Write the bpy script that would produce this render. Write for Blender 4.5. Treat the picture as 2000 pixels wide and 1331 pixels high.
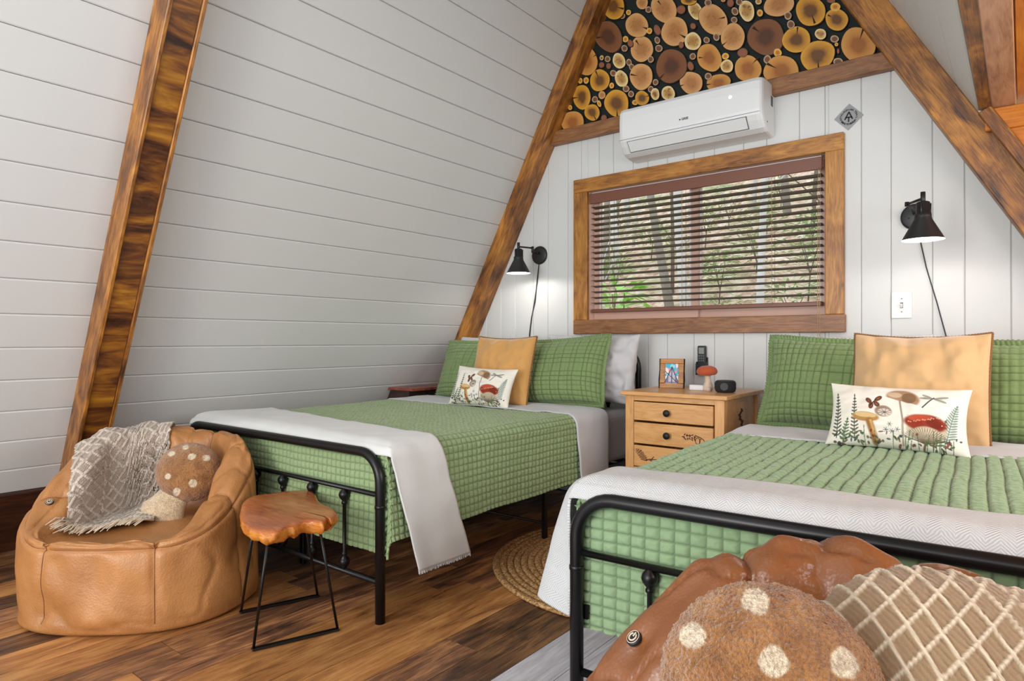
import bpy, bmesh, math, random
import numpy as np
from mathutils import Matrix, Vector
from mathutils.bvhtree import BVHTree

# ------------------------------------------------------------------ clear
for o in list(bpy.data.objects): bpy.data.objects.remove(o, do_unlink=True)
SC = bpy.context.scene
COL = SC.collection
R = math.radians
PI = math.pi
rnd = random.Random(7)

# ------------------------------------------------------------------ camera
YAW = R(38.3); CH = 0.96; F = 1265.0
cam = bpy.data.cameras.new('camera'); cam.lens = F/2000*36; cam.sensor_width = 36; cam.clip_start = .02; cam.clip_end = 200
camo = bpy.data.objects.new('camera', cam); COL.objects.link(camo)
camo.location = (0, 0, CH); camo.rotation_euler = (R(90), 0, YAW)
SC.camera = camo

# ------------------------------------------------------------------ world, lights, exposure
w = bpy.data.worlds.new('world'); SC.world = w; w.use_nodes = True
bg = w.node_tree.nodes['Background']; bg.inputs[0].default_value = (.80, .90, 1.0, 1); bg.inputs[1].default_value = 2.1
def area(name, loc, rot, sx, sy, power, col=(1, 1, 1)):
    l = bpy.data.lights.new(name, 'AREA'); l.shape = 'RECTANGLE'; l.size = sx; l.size_y = sy; l.energy = power; l.color = col
    o = bpy.data.objects.new(name, l); COL.objects.link(o); o.location = loc; o.rotation_euler = rot
    return o
area('front_window_light', (-1.2, -2.3, 1.55), (R(90), 0, 0), 2.6, 2.3, 50, (1, .97, .93))           # daylight of the glazed front gable
area('front_low_fill_light', (-1.35, -2.2, 1.15), (R(84), 0, R(3)), .8, 1.1, 42, (1, .93, .82))           # added low light in place of a sun, for semi-soft shadows
area('dormer_window_light', (1.15, 1.9, 1.35), (R(90), 0, R(90)), 2.2, .8, 34, (1, .98, .96))          # dormer window on the right
area('ceiling_fill_light', (-1.4, .3, 3.5), (0, 0, 0), .9, 2.6, 8, (1, .99, .98))                    # added overhead fill, no real source known up there
SC.view_settings.view_transform = 'Standard'; SC.view_settings.look = 'None'
SC.view_settings.exposure = 0.0; SC.view_settings.gamma = 1; SC.view_settings.use_curve_mapping = False

# ------------------------------------------------------------------ helpers
def ray(px, py):
    u = (px-1000)/F
    return (u*math.cos(YAW)-math.sin(YAW), u*math.sin(YAW)+math.cos(YAW), (665.5-py)/F)
def atY(px, py, Y):
    r = ray(px, py); d = Y/r[1]; return Vector((r[0]*d, Y, CH+r[2]*d))
def atZ(px, py, Z):
    r = ray(px, py); d = (Z-CH)/r[2]; return Vector((r[0]*d, r[1]*d, Z))

WM = {}
def lin(c):
    if isinstance(c, str):
        c = tuple(int(c[i:i+2], 16) for i in (0, 2, 4))
    return tuple(((v/255)/12.92 if v/255 <= .04045 else ((v/255+.055)/1.055)**2.4) for v in c)+(1,)
def place(o, parent, M):
    if parent is not None:
        o.parent = parent; o.matrix_basis = WM[parent.name].inverted() @ M
    else:
        o.matrix_basis = M
    WM[o.name] = M.copy()
    return o
def obj(name, me, mat=None, parent=None, M=None):
    o = bpy.data.objects.new(name, me); COL.objects.link(o)
    if mat is not None and me is not None and len(me.materials) == 0:
        for m in (mat if isinstance(mat, (list, tuple)) else [mat]): me.materials.append(m)
    return place(o, parent, M if M is not None else Matrix())
def tag(o, label=None, cat=None, group=None, kind=None):
    if label: o['label'] = label
    if cat: o['category'] = cat
    if group: o['group'] = group
    if kind: o['kind'] = kind
    return o
def thing(name, label, cat, M=None, group=None):
    o = obj(name, None, None, None, M if M is not None else Matrix())
    o.empty_display_size = .1
    return tag(o, label, cat, group)
def struct(name, me=None, mat=None, parent=None, M=None):
    o = obj(name, me, mat, parent, M)
    if parent is None: o['kind'] = 'structure'
    return o
def T(x, y, z): return Matrix.Translation((x, y, z))
def RZ(a): return Matrix.Rotation(a, 4, 'Z')
def RX(a): return Matrix.Rotation(a, 4, 'X')
def RY(a): return Matrix.Rotation(a, 4, 'Y')
def frame(o, x, y):
    x = Vector(x).normalized(); y = Vector(y); z = x.cross(y).normalized(); y = z.cross(x)
    m = Matrix((x, y, z)).transposed().to_4x4(); m.translation = Vector(o); return m

def mesh(name, V, Fc, smooth=False, uv=None, mi=None, col=None):
    me = bpy.data.meshes.new(name)
    me.from_pydata([tuple(v) for v in V], [], Fc); me.update()
    if smooth: me.polygons.foreach_set('use_smooth', [True]*len(me.polygons))
    if uv is not None:
        l = me.uv_layers.new(name='UVMap'); idx = np.empty(len(me.loops), int); me.loops.foreach_get('vertex_index', idx)
        l.data.foreach_set('uv', np.asarray(uv, float)[idx].ravel())
    if mi is not None: me.polygons.foreach_set('material_index', mi)
    if col is not None:
        a = me.color_attributes.new('print', 'FLOAT_COLOR', 'POINT'); a.data.foreach_set('color', np.asarray(col, float).ravel())
    return me
def bm_mesh(name, bm, smooth=False):
    me = bpy.data.meshes.new(name); bm.normal_update(); bm.to_mesh(me); bm.free()
    if smooth: me.polygons.foreach_set('use_smooth', [True]*len(me.polygons))
    return me
def box_me(name, a, b, bev=0.0, seg=2):
    bm = bmesh.new(); bmesh.ops.create_cube(bm, size=1)
    for v in bm.verts:
        v.co = Vector(((a[i]+b[i])/2 + v.co[i]*(b[i]-a[i]) for i in range(3)))
    if bev > 0: bmesh.ops.bevel(bm, geom=list(bm.edges), offset=bev, segments=seg, profile=.5, affect='EDGES')
    return bm_mesh(name, bm)
def prism(name, poly, a, b, axis='y', bev=0.0):
    """polygon in 2D extruded along an axis between a and b"""
    bm = bmesh.new()
    def P(p, t): return {'y': (p[0], t, p[1]), 'z': (p[0], p[1], t), 'x': (t, p[0], p[1])}[axis]
    f1 = bm.faces.new([bm.verts.new(P(p, a)) for p in poly]); f2 = bm.faces.new([bm.verts.new(P(p, b)) for p in poly][::-1])
    n = len(poly); v1 = list(f1.verts); v2 = list(f2.verts)[::-1]
    for i in range(n): bm.faces.new((v1[(i+1) % n], v1[i], v2[i], v2[(i+1) % n]))
    bmesh.ops.recalc_face_normals(bm, faces=bm.faces)
    if bev > 0: bmesh.ops.bevel(bm, geom=list(bm.edges), offset=bev, segments=1, affect='EDGES')
    return bm_mesh(name, bm)
def sweep(pts, r, n=12, closed=False, caps=True):
    """tube through points; r number or list; returns V,F"""
    pts = [Vector(p) for p in pts]; m = len(pts); rr = r if isinstance(r, (list, tuple)) else [r]*m
    V = []; Fc = []; up = None
    for i, p in enumerate(pts):
        if closed: t = pts[(i+1) % m]-pts[i-1]
        else: t = (pts[min(i+1, m-1)]-pts[max(i-1, 0)])
        t.normalize()
        if up is None:
            up = Vector((0, 0, 1)) if abs(t.z) < .9 else Vector((1, 0, 0))
        s = t.cross(up).normalized(); up = s.cross(t).normalized()
        for k in range(n):
            a = 2*PI*k/n; V.append(p+(s*math.cos(a)+up*math.sin(a))*rr[i])
    for i in range(m if closed else m-1):
        j = (i+1) % m
        for k in range(n):
            k2 = (k+1) % n; Fc.append((i*n+k, i*n+k2, j*n+k2, j*n+k))
    if caps and not closed:
        Fc.append(tuple(range(n))[::-1]); Fc.append(tuple((m-1)*n+k for k in range(n)))
    return V, Fc
def tube(name, pts, r, mat, parent, n=12, closed=False, M=None, smooth=True):
    V, Fc = sweep(pts, r, n, closed); me = mesh(name, V, Fc, smooth)
    return obj(name, me, mat, parent, M)
def join(parts):
    V = []; Fc = []
    for v, f in parts:
        o = len(V); V += list(v); Fc += [tuple(i+o for i in q) for q in f]
    return V, Fc
def lathe(prof, n=24, axis='z'):
    V = []; Fc = []; m = len(prof)
    for (r, z) in prof:
        for k in range(n):
            a = 2*PI*k/n; V.append(Vector((r*math.cos(a), r*math.sin(a), z)))
    for i in range(m-1):
        for k in range(n):
            k2 = (k+1) % n; Fc.append((i*n+k, i*n+k2, (i+1)*n+k2, (i+1)*n+k))
    Fc.append(tuple(range(n))[::-1]); Fc.append(tuple((m-1)*n+k for k in range(n)))
    return V, Fc
def boxVF(a, b):
    V = [Vector((x, y, z)) for z in (a[2], b[2]) for y in (a[1], b[1]) for x in (a[0], b[0])]
    return V, [(0, 2, 3, 1), (4, 5, 7, 6), (0, 1, 5, 4), (2, 6, 7, 3), (0, 4, 6, 2), (1, 3, 7, 5)]
def arc_pts(c, r, a0, a1, n, f):
    return [f(c[0]+r*math.cos(a0+(a1-a0)*i/n), c[1]+r*math.sin(a0+(a1-a0)*i/n)) for i in range(n+1)]
def grid_faces(n, m, wrap=False, off=0, flip=False):
    i, j = np.meshgrid(np.arange(n if wrap else n-1), np.arange(m-1), indexing='ij')
    a = (i*m+j); b = (((i+1) % n)*m+j); c = b+1; d = a+1
    q = np.stack([a, b, c, d] if not flip else [a, d, c, b], -1).reshape(-1, 4)+off
    return q
def fast_mesh(name, V, Q, smooth=True, uv=None, col=None, mi=None):
    me = bpy.data.meshes.new(name); V = np.asarray(V, np.float32); Q = np.asarray(Q, np.int32)
    me.vertices.add(len(V)); me.vertices.foreach_set('co', V.ravel())
    me.loops.add(Q.size); me.loops.foreach_set('vertex_index', Q.ravel())
    me.polygons.add(len(Q)); me.polygons.foreach_set('loop_start', np.arange(0, Q.size, 4, dtype=np.int32))
    me.update(calc_edges=True); me.validate()
    if smooth: me.polygons.foreach_set('use_smooth', np.ones(len(me.polygons), bool))
    if uv is not None:
        l = me.uv_layers.new(name='UVMap'); idx = np.empty(len(me.loops), int); me.loops.foreach_get('vertex_index', idx)
        l.data.foreach_set('uv', np.asarray(uv, np.float32)[idx].ravel())
    if col is not None:
        a = me.color_attributes.new('print', 'FLOAT_COLOR', 'POINT'); a.data.foreach_set('color', np.asarray(col, np.float32).ravel())
    return me
# smooth numpy value noise
def vnoise(x, y, z=0.0, seed=0):
    x = np.asarray(x, float); y = np.asarray(y, float); z = np.zeros_like(x)+z
    xi = np.floor(x).astype(np.int64); yi = np.floor(y).astype(np.int64); zi = np.floor(z).astype(np.int64)
    fx = x-xi; fy = y-yi; fz = z-zi
    fx, fy, fz = [t*t*(3-2*t) for t in (fx, fy, fz)]
    def h(a, b, c):
        n = (a*374761393+b*668265263+c*2147483647+seed*1274126177) & 0xffffffff
        n = ((n ^ (n >> 13))*1274126177) & 0xffffffff
        return ((n ^ (n >> 16)) & 0xffff)/65535.0*2-1
    r = 0
    for dx in (0, 1):
        for dy in (0, 1):
            for dz in (0, 1):
                wgt = (fx if dx else 1-fx)*(fy if dy else 1-fy)*(fz if dz else 1-fz)
                r = r+wgt*h(xi+dx, yi+dy, zi+dz)
    return r
def sstep(a, b, x):
    t = np.clip((np.asarray(x, float)-a)/(b-a), 0, 1); return t*t*(3-2*t)

# ------------------------------------------------------------------ materials
class NT:
    def __init__(s, name, rough=.5, metal=0, spec=.5):
        s.m = bpy.data.materials.new(name); s.m.use_nodes = True; s.t = s.m.node_tree; s.b = s.t.nodes['Principled BSDF']
        s.b.inputs['Roughness'].default_value = rough; s.b.inputs['Metallic'].default_value = metal
        s.b.inputs['Specular IOR Level'].default_value = spec
    def n(s, typ, **kw):
        nd = s.t.nodes.new(typ)
        for k, v in kw.items():
            if k.startswith('i_'):
                key = k[2:]; key = int(key) if key.isdigit() else key.replace('_', ' ')
                nd.inputs[key].default_value = v
            else: setattr(nd, k, v)
        return nd
    def l(s, a, b): s.t.links.new(a, b)
    def ramp(s, fac, stops):
        r = s.n('ShaderNodeValToRGB'); e = r.color_ramp.elements
        while len(e) < len(stops): e.new(.5)
        for el, (p, c) in zip(e, stops): el.position = p; el.color = c if len(c) == 4 else lin(c)
        s.l(fac, r.inputs[0]); return r.outputs[0]
    def coord(s, kind='Object', scale=(1, 1, 1), rand=0, rot=(0, 0, 0)):
        c = s.n('ShaderNodeTexCoord'); o = c.outputs[kind]
        if rand:
            oi = s.n('ShaderNodeObjectInfo'); ml = s.n('ShaderNodeMath', operation='MULTIPLY'); ml.inputs[1].default_value = rand
            s.l(oi.outputs['Random'], ml.inputs[0]); va = s.n('ShaderNodeVectorMath', operation='ADD'); s.l(o, va.inputs[0]); s.l(ml.outputs[0], va.inputs[1]); o = va.outputs[0]
        mp = s.n('ShaderNodeMapping'); mp.inputs['Scale'].default_value = scale; mp.inputs['Rotation'].default_value = rot
        s.l(o, mp.inputs[0]); return mp.outputs[0]
    def noise(s, vec, scale, detail=4, rough=.5, dist=0):
        nd = s.n('ShaderNodeTexNoise'); nd.inputs['Scale'].default_value = scale; nd.inputs['Detail'].default_value = detail
        nd.inputs['Roughness'].default_value = rough; nd.inputs['Distortion'].default_value = dist; s.l(vec, nd.inputs['Vector']); return nd.outputs[0]
    def mix(s, fac, a, b, mode='MIX'):
        m = s.n('ShaderNodeMix', data_type='RGBA', blend_type=mode)
        for sock, v in ((m.inputs[0], fac), (m.inputs[6], a), (m.inputs[7], b)):
            if isinstance(v, (int, float)): sock.default_value = v
            elif isinstance(v, tuple): sock.default_value = v
            else: s.l(v, sock)
        return m.outputs[2]
    def math(s, op, a, b=None):
        m = s.n('ShaderNodeMath', operation=op)
        for k, v in ((0, a), (1, b)):
            if v is None: continue
            if isinstance(v, (int, float)): m.inputs[k].default_value = v
            else: s.l(v, m.inputs[k])
        return m.outputs[0]
    def color(s, c): s.l(c, s.b.inputs['Base Color']) if not isinstance(c, tuple) else setattr(s.b.inputs['Base Color'], 'default_value', c)
    def bump(s, h, strength=.3, dist=.01):
        b = s.n('ShaderNodeBump'); b.inputs['Strength'].default_value = strength; b.inputs['Distance'].default_value = dist
        s.l(h, b.inputs['Height']); s.l(b.outputs[0], s.b.inputs['Normal']); return b

def plain(name, c, rough=.5, metal=0, spec=.5, bump=0, bscale=200, var=.0):
    s = NT(name, rough, metal, spec); c = lin(c)
    v = s.coord()
    if var:
        nn = s.noise(v, 6, 4); c2 = tuple(x*(1-var) for x in c[:3])+(1,); s.color(s.mix(nn, c2, c))
    else: s.color(c)
    if bump: s.bump(s.noise(v, bscale, 3), bump, .002)
    return s.m
def wood(name, dark, mid, light, rough=.42, gs=1.0, fig=.5, rand=37.0, bump=.25, tone=0.25, contrast=1.0):
    """grain runs along local X"""
    s = NT(name, rough)
    v = s.coord('Object', (1.3*gs, 9*gs, 9*gs), rand)
    g = s.noise(v, 2.2, 7, .62, 2.2)
    v2 = s.coord('Object', (2.0*gs, 4.5*gs, 4.5*gs), rand)
    f = s.noise(v2, 2.0, 4, .55, .8)
    v3 = s.coord('Object', (3*gs, 70*gs, 70*gs), rand)
    fine = s.noise(v3, 3, 3, .6)
    h = s.math('ADD', s.math('MULTIPLY', g, 1-fig), s.math('MULTIPLY', f, fig))
    h = s.math('ADD', s.math('MULTIPLY', h, .76), s.math('MULTIPLY', fine, .24))
    k = .17/contrast
    c = s.ramp(h, [(.5-1.1*k, lin(dark)), (.5-.15*k, lin(mid)), (.5+k, lin(light))])
    if tone:
        oi = s.n('ShaderNodeObjectInfo'); t = s.math('ADD', s.math('MULTIPLY', oi.outputs['Random'], tone*2), 1-tone)
        hsv = s.n('ShaderNodeHueSaturation'); s.l(t, hsv.inputs['Value']); s.l(c, hsv.inputs['Color']); c = hsv.outputs[0]
    s.color(c); s.bump(h, bump, .004)
    return s.m

MT = {}
MT['white'] = plain('painted_white_boards', (208, 209, 208), .5, bump=.15, bscale=60, var=.03)
MT['groove'] = plain('painted_groove', (196, 195, 192), .6)
MT['beam'] = wood('stained_rafter', (50, 28, 15), (124, 76, 32), (188, 126, 50), .4, 1.15, .65, contrast=1.45, tone=.08, bump=.4)
def beam_cross():
    s = NT('stained_cross_figured_board', .36)
    v = s.coord('Object', (7.0, 1.6, 1.6), 11); f = s.noise(v, 1.5, 5, .62, .9)
    v2 = s.coord('Object', (30, 2, 2), 11); g = s.noise(v2, 3, 3, .6)
    h = s.math('ADD', s.math('MULTIPLY', f, .85), s.math('MULTIPLY', g, .15))
    s.color(s.ramp(h, [(.36, (44, 22, 14)), (.45, (96, 54, 26)), (.56, (146, 92, 30)), (.70, (186, 132, 44))])); s.bump(h, .3, .004); return s.m
MT['beamx'] = beam_cross()
MT['trim'] = wood('stained_window_trim', (78, 42, 16), (150, 96, 38), (196, 140, 62), .4, 1.3, .5, tone=.06, contrast=1.2)
MT['sill'] = wood('stained_sill_board', (72, 42, 24), (128, 84, 50), (168, 120, 76), .42, 1.4, .3, tone=.05)
MT['base'] = wood('dark_walnut_board', (24, 12, 8), (56, 29, 18), (94, 54, 32), .4, 1.2, .5, tone=.05)
MT['orange'] = wood('orange_varnished_panel', (140, 74, 18), (190, 112, 30), (218, 148, 50), .32, .8, .6, tone=.06)
MT['pinkwood'] = wood('pink_brown_board', (118, 78, 56), (170, 122, 92), (196, 152, 118), .3, 1.2, .3, tone=.05)  # pinkish brown wood tone
MT['floor'] = wood('rustic_plank_floor', (46, 32, 27), (112, 76, 54), (186, 132, 84), .38, .8, .5, rand=91.0, bump=.25, tone=.5, contrast=1.5)
MT['floorlight'] = wood('rustic_plank_floor_honey', (92, 60, 40), (166, 112, 64), (208, 154, 94), .38, .8, .5, rand=71.0, bump=.2, tone=.12, contrast=1.35)
MT['floorglare'] = wood('glare_whitened_plank_floor', (134, 130, 136), (184, 180, 186), (220, 219, 226), .36, .75, .4, rand=91.0, bump=.15, tone=.1, contrast=1.2)  # daylight glare on the floor put into the plank colour
MT['night'] = wood('honey_pine', (184, 126, 70), (212, 158, 100), (230, 182, 124), .32, 1.6, .35, tone=.05, bump=.08)
MT['redwood'] = wood('dark_cherry', (80, 34, 26), (138, 66, 50), (168, 92, 72), .25, 1.4, .3, tone=.03)
MT['darkside'] = wood('near_black_brown_board', (34, 24, 22), (58, 42, 38), (80, 60, 54), .4, 1.4, .3, tone=.03)
MT['stool'] = wood('live_edge_slab', (110, 50, 20), (168, 92, 48), (206, 132, 84), .22, 1.6, .6, tone=.0, bump=.2)
MT['stooledge'] = wood('live_edge_bark_rim', (110, 52, 14), (190, 110, 36), (226, 160, 70), .25, 3.5, .6, tone=.0, bump=.9)
MT['metal'] = plain('satin_black_steel', (30, 29, 30), .33, .6, .6, bump=.03)
MT['lampmetal'] = plain('matt_black_metal', (48, 48, 49), .42, .5, .5)
MT['lampin'] = plain('white_enamel', (238, 238, 236), .35)
MT['black'] = plain('black_plastic', (24, 25, 27), .45)
MT['knob'] = plain('dark_iron_knob', (30, 32, 34), .5, .4)
MT['acwhite'] = plain('white_plastic', (220, 221, 222), .28)
MT['acline'] = plain('grey_gap', (90, 92, 94), .6)
MT['ink'] = plain('black_print', (34, 34, 34), .7)
MT['signgrey'] = plain('grey_sign_plate', (150, 152, 154), .5, bump=.3, bscale=90, var=.15)
MT['plate'] = plain('switch_plate', (222, 221, 217), .35)
MT['vinyl'] = plain('brown_pink_vinyl', (204, 166, 148), .4, var=.1)
MT['jambpink'] = plain('pale_pink_brown_jamb', (226, 190, 174), .35)
MT['vinylwhite'] = plain('white_vinyl', (222, 216, 214), .4)
MT['valance'] = plain('red_brown_valance', (116, 70, 52), .4, var=.1)
MT['slat'] = plain('dark_walnut_blind_slat', (66, 50, 36), .42, var=.15)
MT['cord'] = plain('beige_cord', (176, 138, 104), .8)
MT['gablebg'] = plain('dark_green_black_backing', (12, 26, 22), .8, var=.4)
MT['bark'] = plain('bark_edge', (44, 28, 18), .9, bump=.6, bscale=60)

def slice_mat(name, centre, mid, rim, pith=None, blotch=.0):
    s = NT(name, .55); c = s.n('ShaderNodeTexCoord'); uv = c.outputs['UV']
    ob = s.coord('Object', (1, 1, 1), 9)
    nz = s.noise(ob, 30, 4, .6)
    ln = s.n('ShaderNodeVectorMath', operation='LENGTH'); s.l(uv, ln.inputs[0]); r = ln.outputs['Value']
    rj = s.math('ADD', r, s.math('MULTIPLY', s.math('SUBTRACT', nz, .5), .34))
    col = s.ramp(rj, [(.0, lin(centre)), (.34, lin(centre)), (.58, lin(mid)), (.9, lin(rim)), (1.0, lin(rim))])
    ring = s.math('SINE', s.math('MULTIPLY', s.math('ADD', r, s.math('MULTIPLY', nz, .10)), 75))
    col = s.mix(s.math('MULTIPLY', s.math('ADD', ring, 1), .09), col, lin((70, 36, 12)), 'MIX')
    if blotch:
        b = s.noise(ob, 60, 3, .6); bb = s.ramp(b, [(.52, (0, 0, 0, 1)), (.66, (blotch, blotch, blotch, 1))]); inner = s.ramp(r, [(.6, (1, 1, 1, 1)), (.78, (0, 0, 0, 1))])
        col = s.mix(s.math('MULTIPLY', bb, inner), col, lin((96, 54, 20)))
    s.color(col); s.bump(ring, .1, .001)
    return s.m
SL = {
 'Y': slice_mat('slice_yellow', (104, 66, 22), (184, 124, 32), (214, 156, 46)),
 'T': slice_mat('slice_tan', (176, 118, 66), (198, 140, 82), (214, 162, 102), blotch=.35),
 'O': slice_mat('slice_orange', (156, 94, 36), (192, 128, 54), (206, 148, 72)),
 'D': slice_mat('slice_dark', (80, 44, 22), (122, 70, 34), (124, 78, 44)),
 'S': slice_mat('slice_small_ringed', (110, 70, 48), (122, 80, 54), (206, 178, 140)),
 'R': slice_mat('slice_small_red', (150, 84, 54), (142, 88, 58), (120, 76, 54)),
 'W': slice_mat('slice_pale', (176, 130, 66), (206, 166, 100), (238, 212, 156), blotch=.8),
 'y': slice_mat('slice_small_yellow', (190, 110, 40), (220, 168, 70), (232, 186, 84)),
}
def quilt_mat(name, c, c2):
    s = NT(name, .8, 0, .2); v = s.coord('UV', (1, 1, 1)); n1 = s.noise(v, 3, 3)
    fine = s.noise(v, 500, 2); at = s.n('ShaderNodeAttribute', attribute_name='print'); th = tuple(x*.62 for x in lin(c)[:3])+(1,); s.color(s.mix(at.outputs['Fac'], s.mix(n1, lin(c), lin(c2)), th))
    s.b.inputs['Sheen Weight'].default_value = .25
    s.bump(s.math('ADD', fine, s.math('MULTIPLY', s.noise(v, 90, 4), 2)), .25, .002)
    return s.m
MT['quilt'] = quilt_mat('sage_green_quilt', (136, 157, 110), (148, 168, 124))
MT['quilt2'] = quilt_mat('sage_green_quilt_mint', (134, 159, 118), (146, 171, 132))
MT['sham'] = quilt_mat('sage_green_sham', (114, 137, 86), (130, 151, 100))
def fabric(name, c, c2=None, rough=.85, bump=.25, sc=700, sheen=.2, fold=0):
    s = NT(name, rough, 0, .2); v = s.coord('Object'); c2 = c2 or tuple(int(x*.93) for x in c)
    s.color(s.mix(s.noise(v, 5, 3), lin(c2), lin(c))); s.b.inputs['Sheen Weight'].default_value = sheen
    h = s.noise(v, sc, 2)
    if fold: h = s.math('ADD', s.math('MULTIPLY', h, .15), s.math('MULTIPLY', s.noise(v, fold, 3, .5, .6), 1.0)); s.bump(h, bump, .012)
    else: s.bump(h, bump, .002)
    return s.m
MT['sheet'] = fabric('grey_sheet', (160, 160, 164), fold=9, bump=.3)
MT['fold'] = fabric('pale_grey_folded_sheet', (202, 203, 208), fold=6, bump=.2)
MT['pillow'] = fabric('pale_grey_pillowcase', (204, 203, 206), fold=12, bump=.6)
MT['gold'] = fabric('mustard_tan_velvet', (208, 158, 92), (196, 144, 80), .6, .2, 400, .5)
MT['gold2'] = fabric('pale_camel_velvet', (212, 176, 128), (202, 162, 112), .6, .2, 400, .5)
MT['goldtrim'] = fabric('brown_piped_edge', (134, 94, 52), None, .8, .4)
def weave_mat(name, c, c2):
    s = NT(name, .9, 0, .15); v = s.coord('UV')
    wv = s.n('ShaderNodeTexWave', wave_type='BANDS', bands_direction='X'); wv.inputs['Scale'].default_value = 28; wv.inputs['Distortion'].default_value = 0
    # herringbone: x + |saw(y)|
    sep = s.n('ShaderNodeSeparateXYZ'); s.l(v, sep.inputs[0])
    zz = s.math('PINGPONG', sep.outputs[0], .022); ph = s.math('ADD', s.math('MULTIPLY', sep.outputs[1], 1), zz)
    st = s.math('SINE', s.math('MULTIPLY', ph, 900)); nz = s.noise(v, 6, 3)
    s.color(s.mix(s.math('MULTIPLY', s.math('ADD', s.math('MULTIPLY', st, .5), .5), .8), lin(c2), lin(c)))
    s.t.nodes.remove(wv); s.bump(s.math('ADD', st, s.math('MULTIPLY', nz, 1.5)), .45, .002); return s.m
MT['throw'] = weave_mat('pale_grey_herringbone_weave', (218, 219, 219), (190, 191, 192))
MT['throwplain'] = fabric('off_white_gauze', (214, 215, 213), (202, 203, 201), .9, .4, 350)
MT['knit'] = fabric('oatmeal_knit', (186, 168, 146), (172, 152, 128), .95, .8, 260, .3)
MT['knitpale'] = fabric('pale_oatmeal_knit_cord', (208, 192, 170), (192, 174, 150), .95, .8, 300, .3)
MT['knitbrown'] = fabric('tan_knit_ground', (158, 128, 92), (140, 110, 78), .95, .9, 220, .3)
def leather(name, c, c2, rough):
    s = NT(name, rough, 0, .45); v = s.coord('Object'); n1 = s.noise(v, 4, 5, .6, .4)
    s.color(s.ramp(n1, [(.3, lin(c2)), (.65, lin(c))]))
    vo = s.n('ShaderNodeTexVoronoi'); vo.inputs['Scale'].default_value = 160; s.l(v, vo.inputs['Vector'])
    s.bump(s.math('ADD', s.math('MULTIPLY', vo.outputs[0], .35), s.math('MULTIPLY', s.noise(v, 7, 4, .6, .6), 2.5)), .32, .006); return s.m
MT['leather'] = leather('tan_leather', (184, 128, 76), (152, 100, 54), .42)
MT['leather2'] = leather('cognac_leather', (146, 92, 56), (112, 68, 38), .30)
MT['seam'] = plain('leather_seam_thread', (122, 74, 38), .7)
def fuzz(name, usecol=True, c=(232, 206, 170)):
    s = NT(name, .95, 0, .1); v = s.coord('Object')
    n1 = s.noise(v, 55, 4, .7); n2 = s.noise(v, 220, 3, .7)
    if usecol:
        a = s.n('ShaderNodeAttribute', attribute_name='print'); base = a.outputs['Color']
    else: base = lin(c)
    dk = s.ramp(s.math('ADD', s.math('MULTIPLY', n1, .5), s.math('MULTIPLY', n2, .5)), [(.36, (.55, .5, .45, 1)), (.6, (1, 1, 1, 1))])
    s.color(s.mix(1.0, base, dk, 'MULTIPLY')); s.b.inputs['Sheen Weight'].default_value = .5
    s.bump(s.math('ADD', n1, n2), .9, .006); return s.m
MT['fuzz'] = fuzz('sherpa_spotted'); MT['fuzzcream'] = fuzz('sherpa_cream', False)
def print_mat(name, rough=.8):
    s = NT(name, rough, 0, .2); a = s.n('ShaderNodeAttribute', attribute_name='print'); s.color(a.outputs['Color'])
    s.bump(s.noise(s.coord(), 500, 2), .2, .002); return s.m
MT['print'] = print_mat('printed_linen'); MT['painting'] = print_mat('painted_print', .4)
def jute():
    s = NT('jute_braid', .95, 0, .1); v = s.coord('Object'); n1 = s.noise(v, 110, 3, .7); n2 = s.noise(v, 14, 3)
    c = s.ramp(n1, [(.34, (104, 70, 40)), (.5, (178, 136, 88)), (.64, (222, 188, 140))]); s.color(s.mix(s.math('MULTIPLY', n2, .4), c, lin((140, 98, 58)))); s.bump(n1, 1.0, .004); return s.m
MT['jute'] = jute()
def glass():
    s = NT('window_glass', .02); b = s.b
    b.inputs['Transmission Weight'].default_value = 1; b.inputs['IOR'].default_value = 1.05; b.inputs['Base Color'].default_value = (.96, .98, .98, 1); return s.m
MT['glass'] = glass()
def emit(name, c, st):
    s = NT(name); s.b.inputs['Emission Color'].default_value = lin(c); s.b.inputs['Emission Strength'].default_value = st; s.color(lin(c)); return s.m
MT['bulb'] = emit('lit_bulb', (255, 244, 226), 12)

# ------------------------------------------------------------------ room constants
Y0 = 3.45; YF = -1.2
SLa, SLb = -3.14, .532       # left slope x = SLa + SLb*(z-CH)
SRa, SRb = .395, .570        # right slope x = SRa - SRb*(z-CH)
def xl(z): return SLa+SLb*(z-CH)
def xr(z): return SRa-SRb*(z-CH)
ZR = CH+(SRa-SLa)/(SLb+SRb)

# ------------------------------------------------------------------ floor
fl = struct('floor', box_me('floor', (-3.75, YF, -.06), (1.3, Y0+.05, -.012)), MT['base'])
PW = .14; x = -1.46-16*PW; row = 0
flr = random.Random(3)
pl_me = {}
while x < 1.25:
    y = YF-flr.random()*1.1
    while y < Y0:
        L = 1.22; y1 = min(y+L, Y0); y0 = max(y, YF)
        if y1-y0 > .05:
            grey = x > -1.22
            m = 'floorglare' if grey and y0 < 1.6 else ('floorlight' if flr.random() < .36 else 'floor')  # front right planks take the glare-whitened colour
            key = (round(y1-y0, 3), m)
            if key not in pl_me:
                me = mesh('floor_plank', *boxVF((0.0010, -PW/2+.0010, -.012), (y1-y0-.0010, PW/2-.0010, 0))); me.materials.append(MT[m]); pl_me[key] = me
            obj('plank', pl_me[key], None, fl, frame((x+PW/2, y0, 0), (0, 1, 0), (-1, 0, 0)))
        y += L
    x += PW; row += 1

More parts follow.
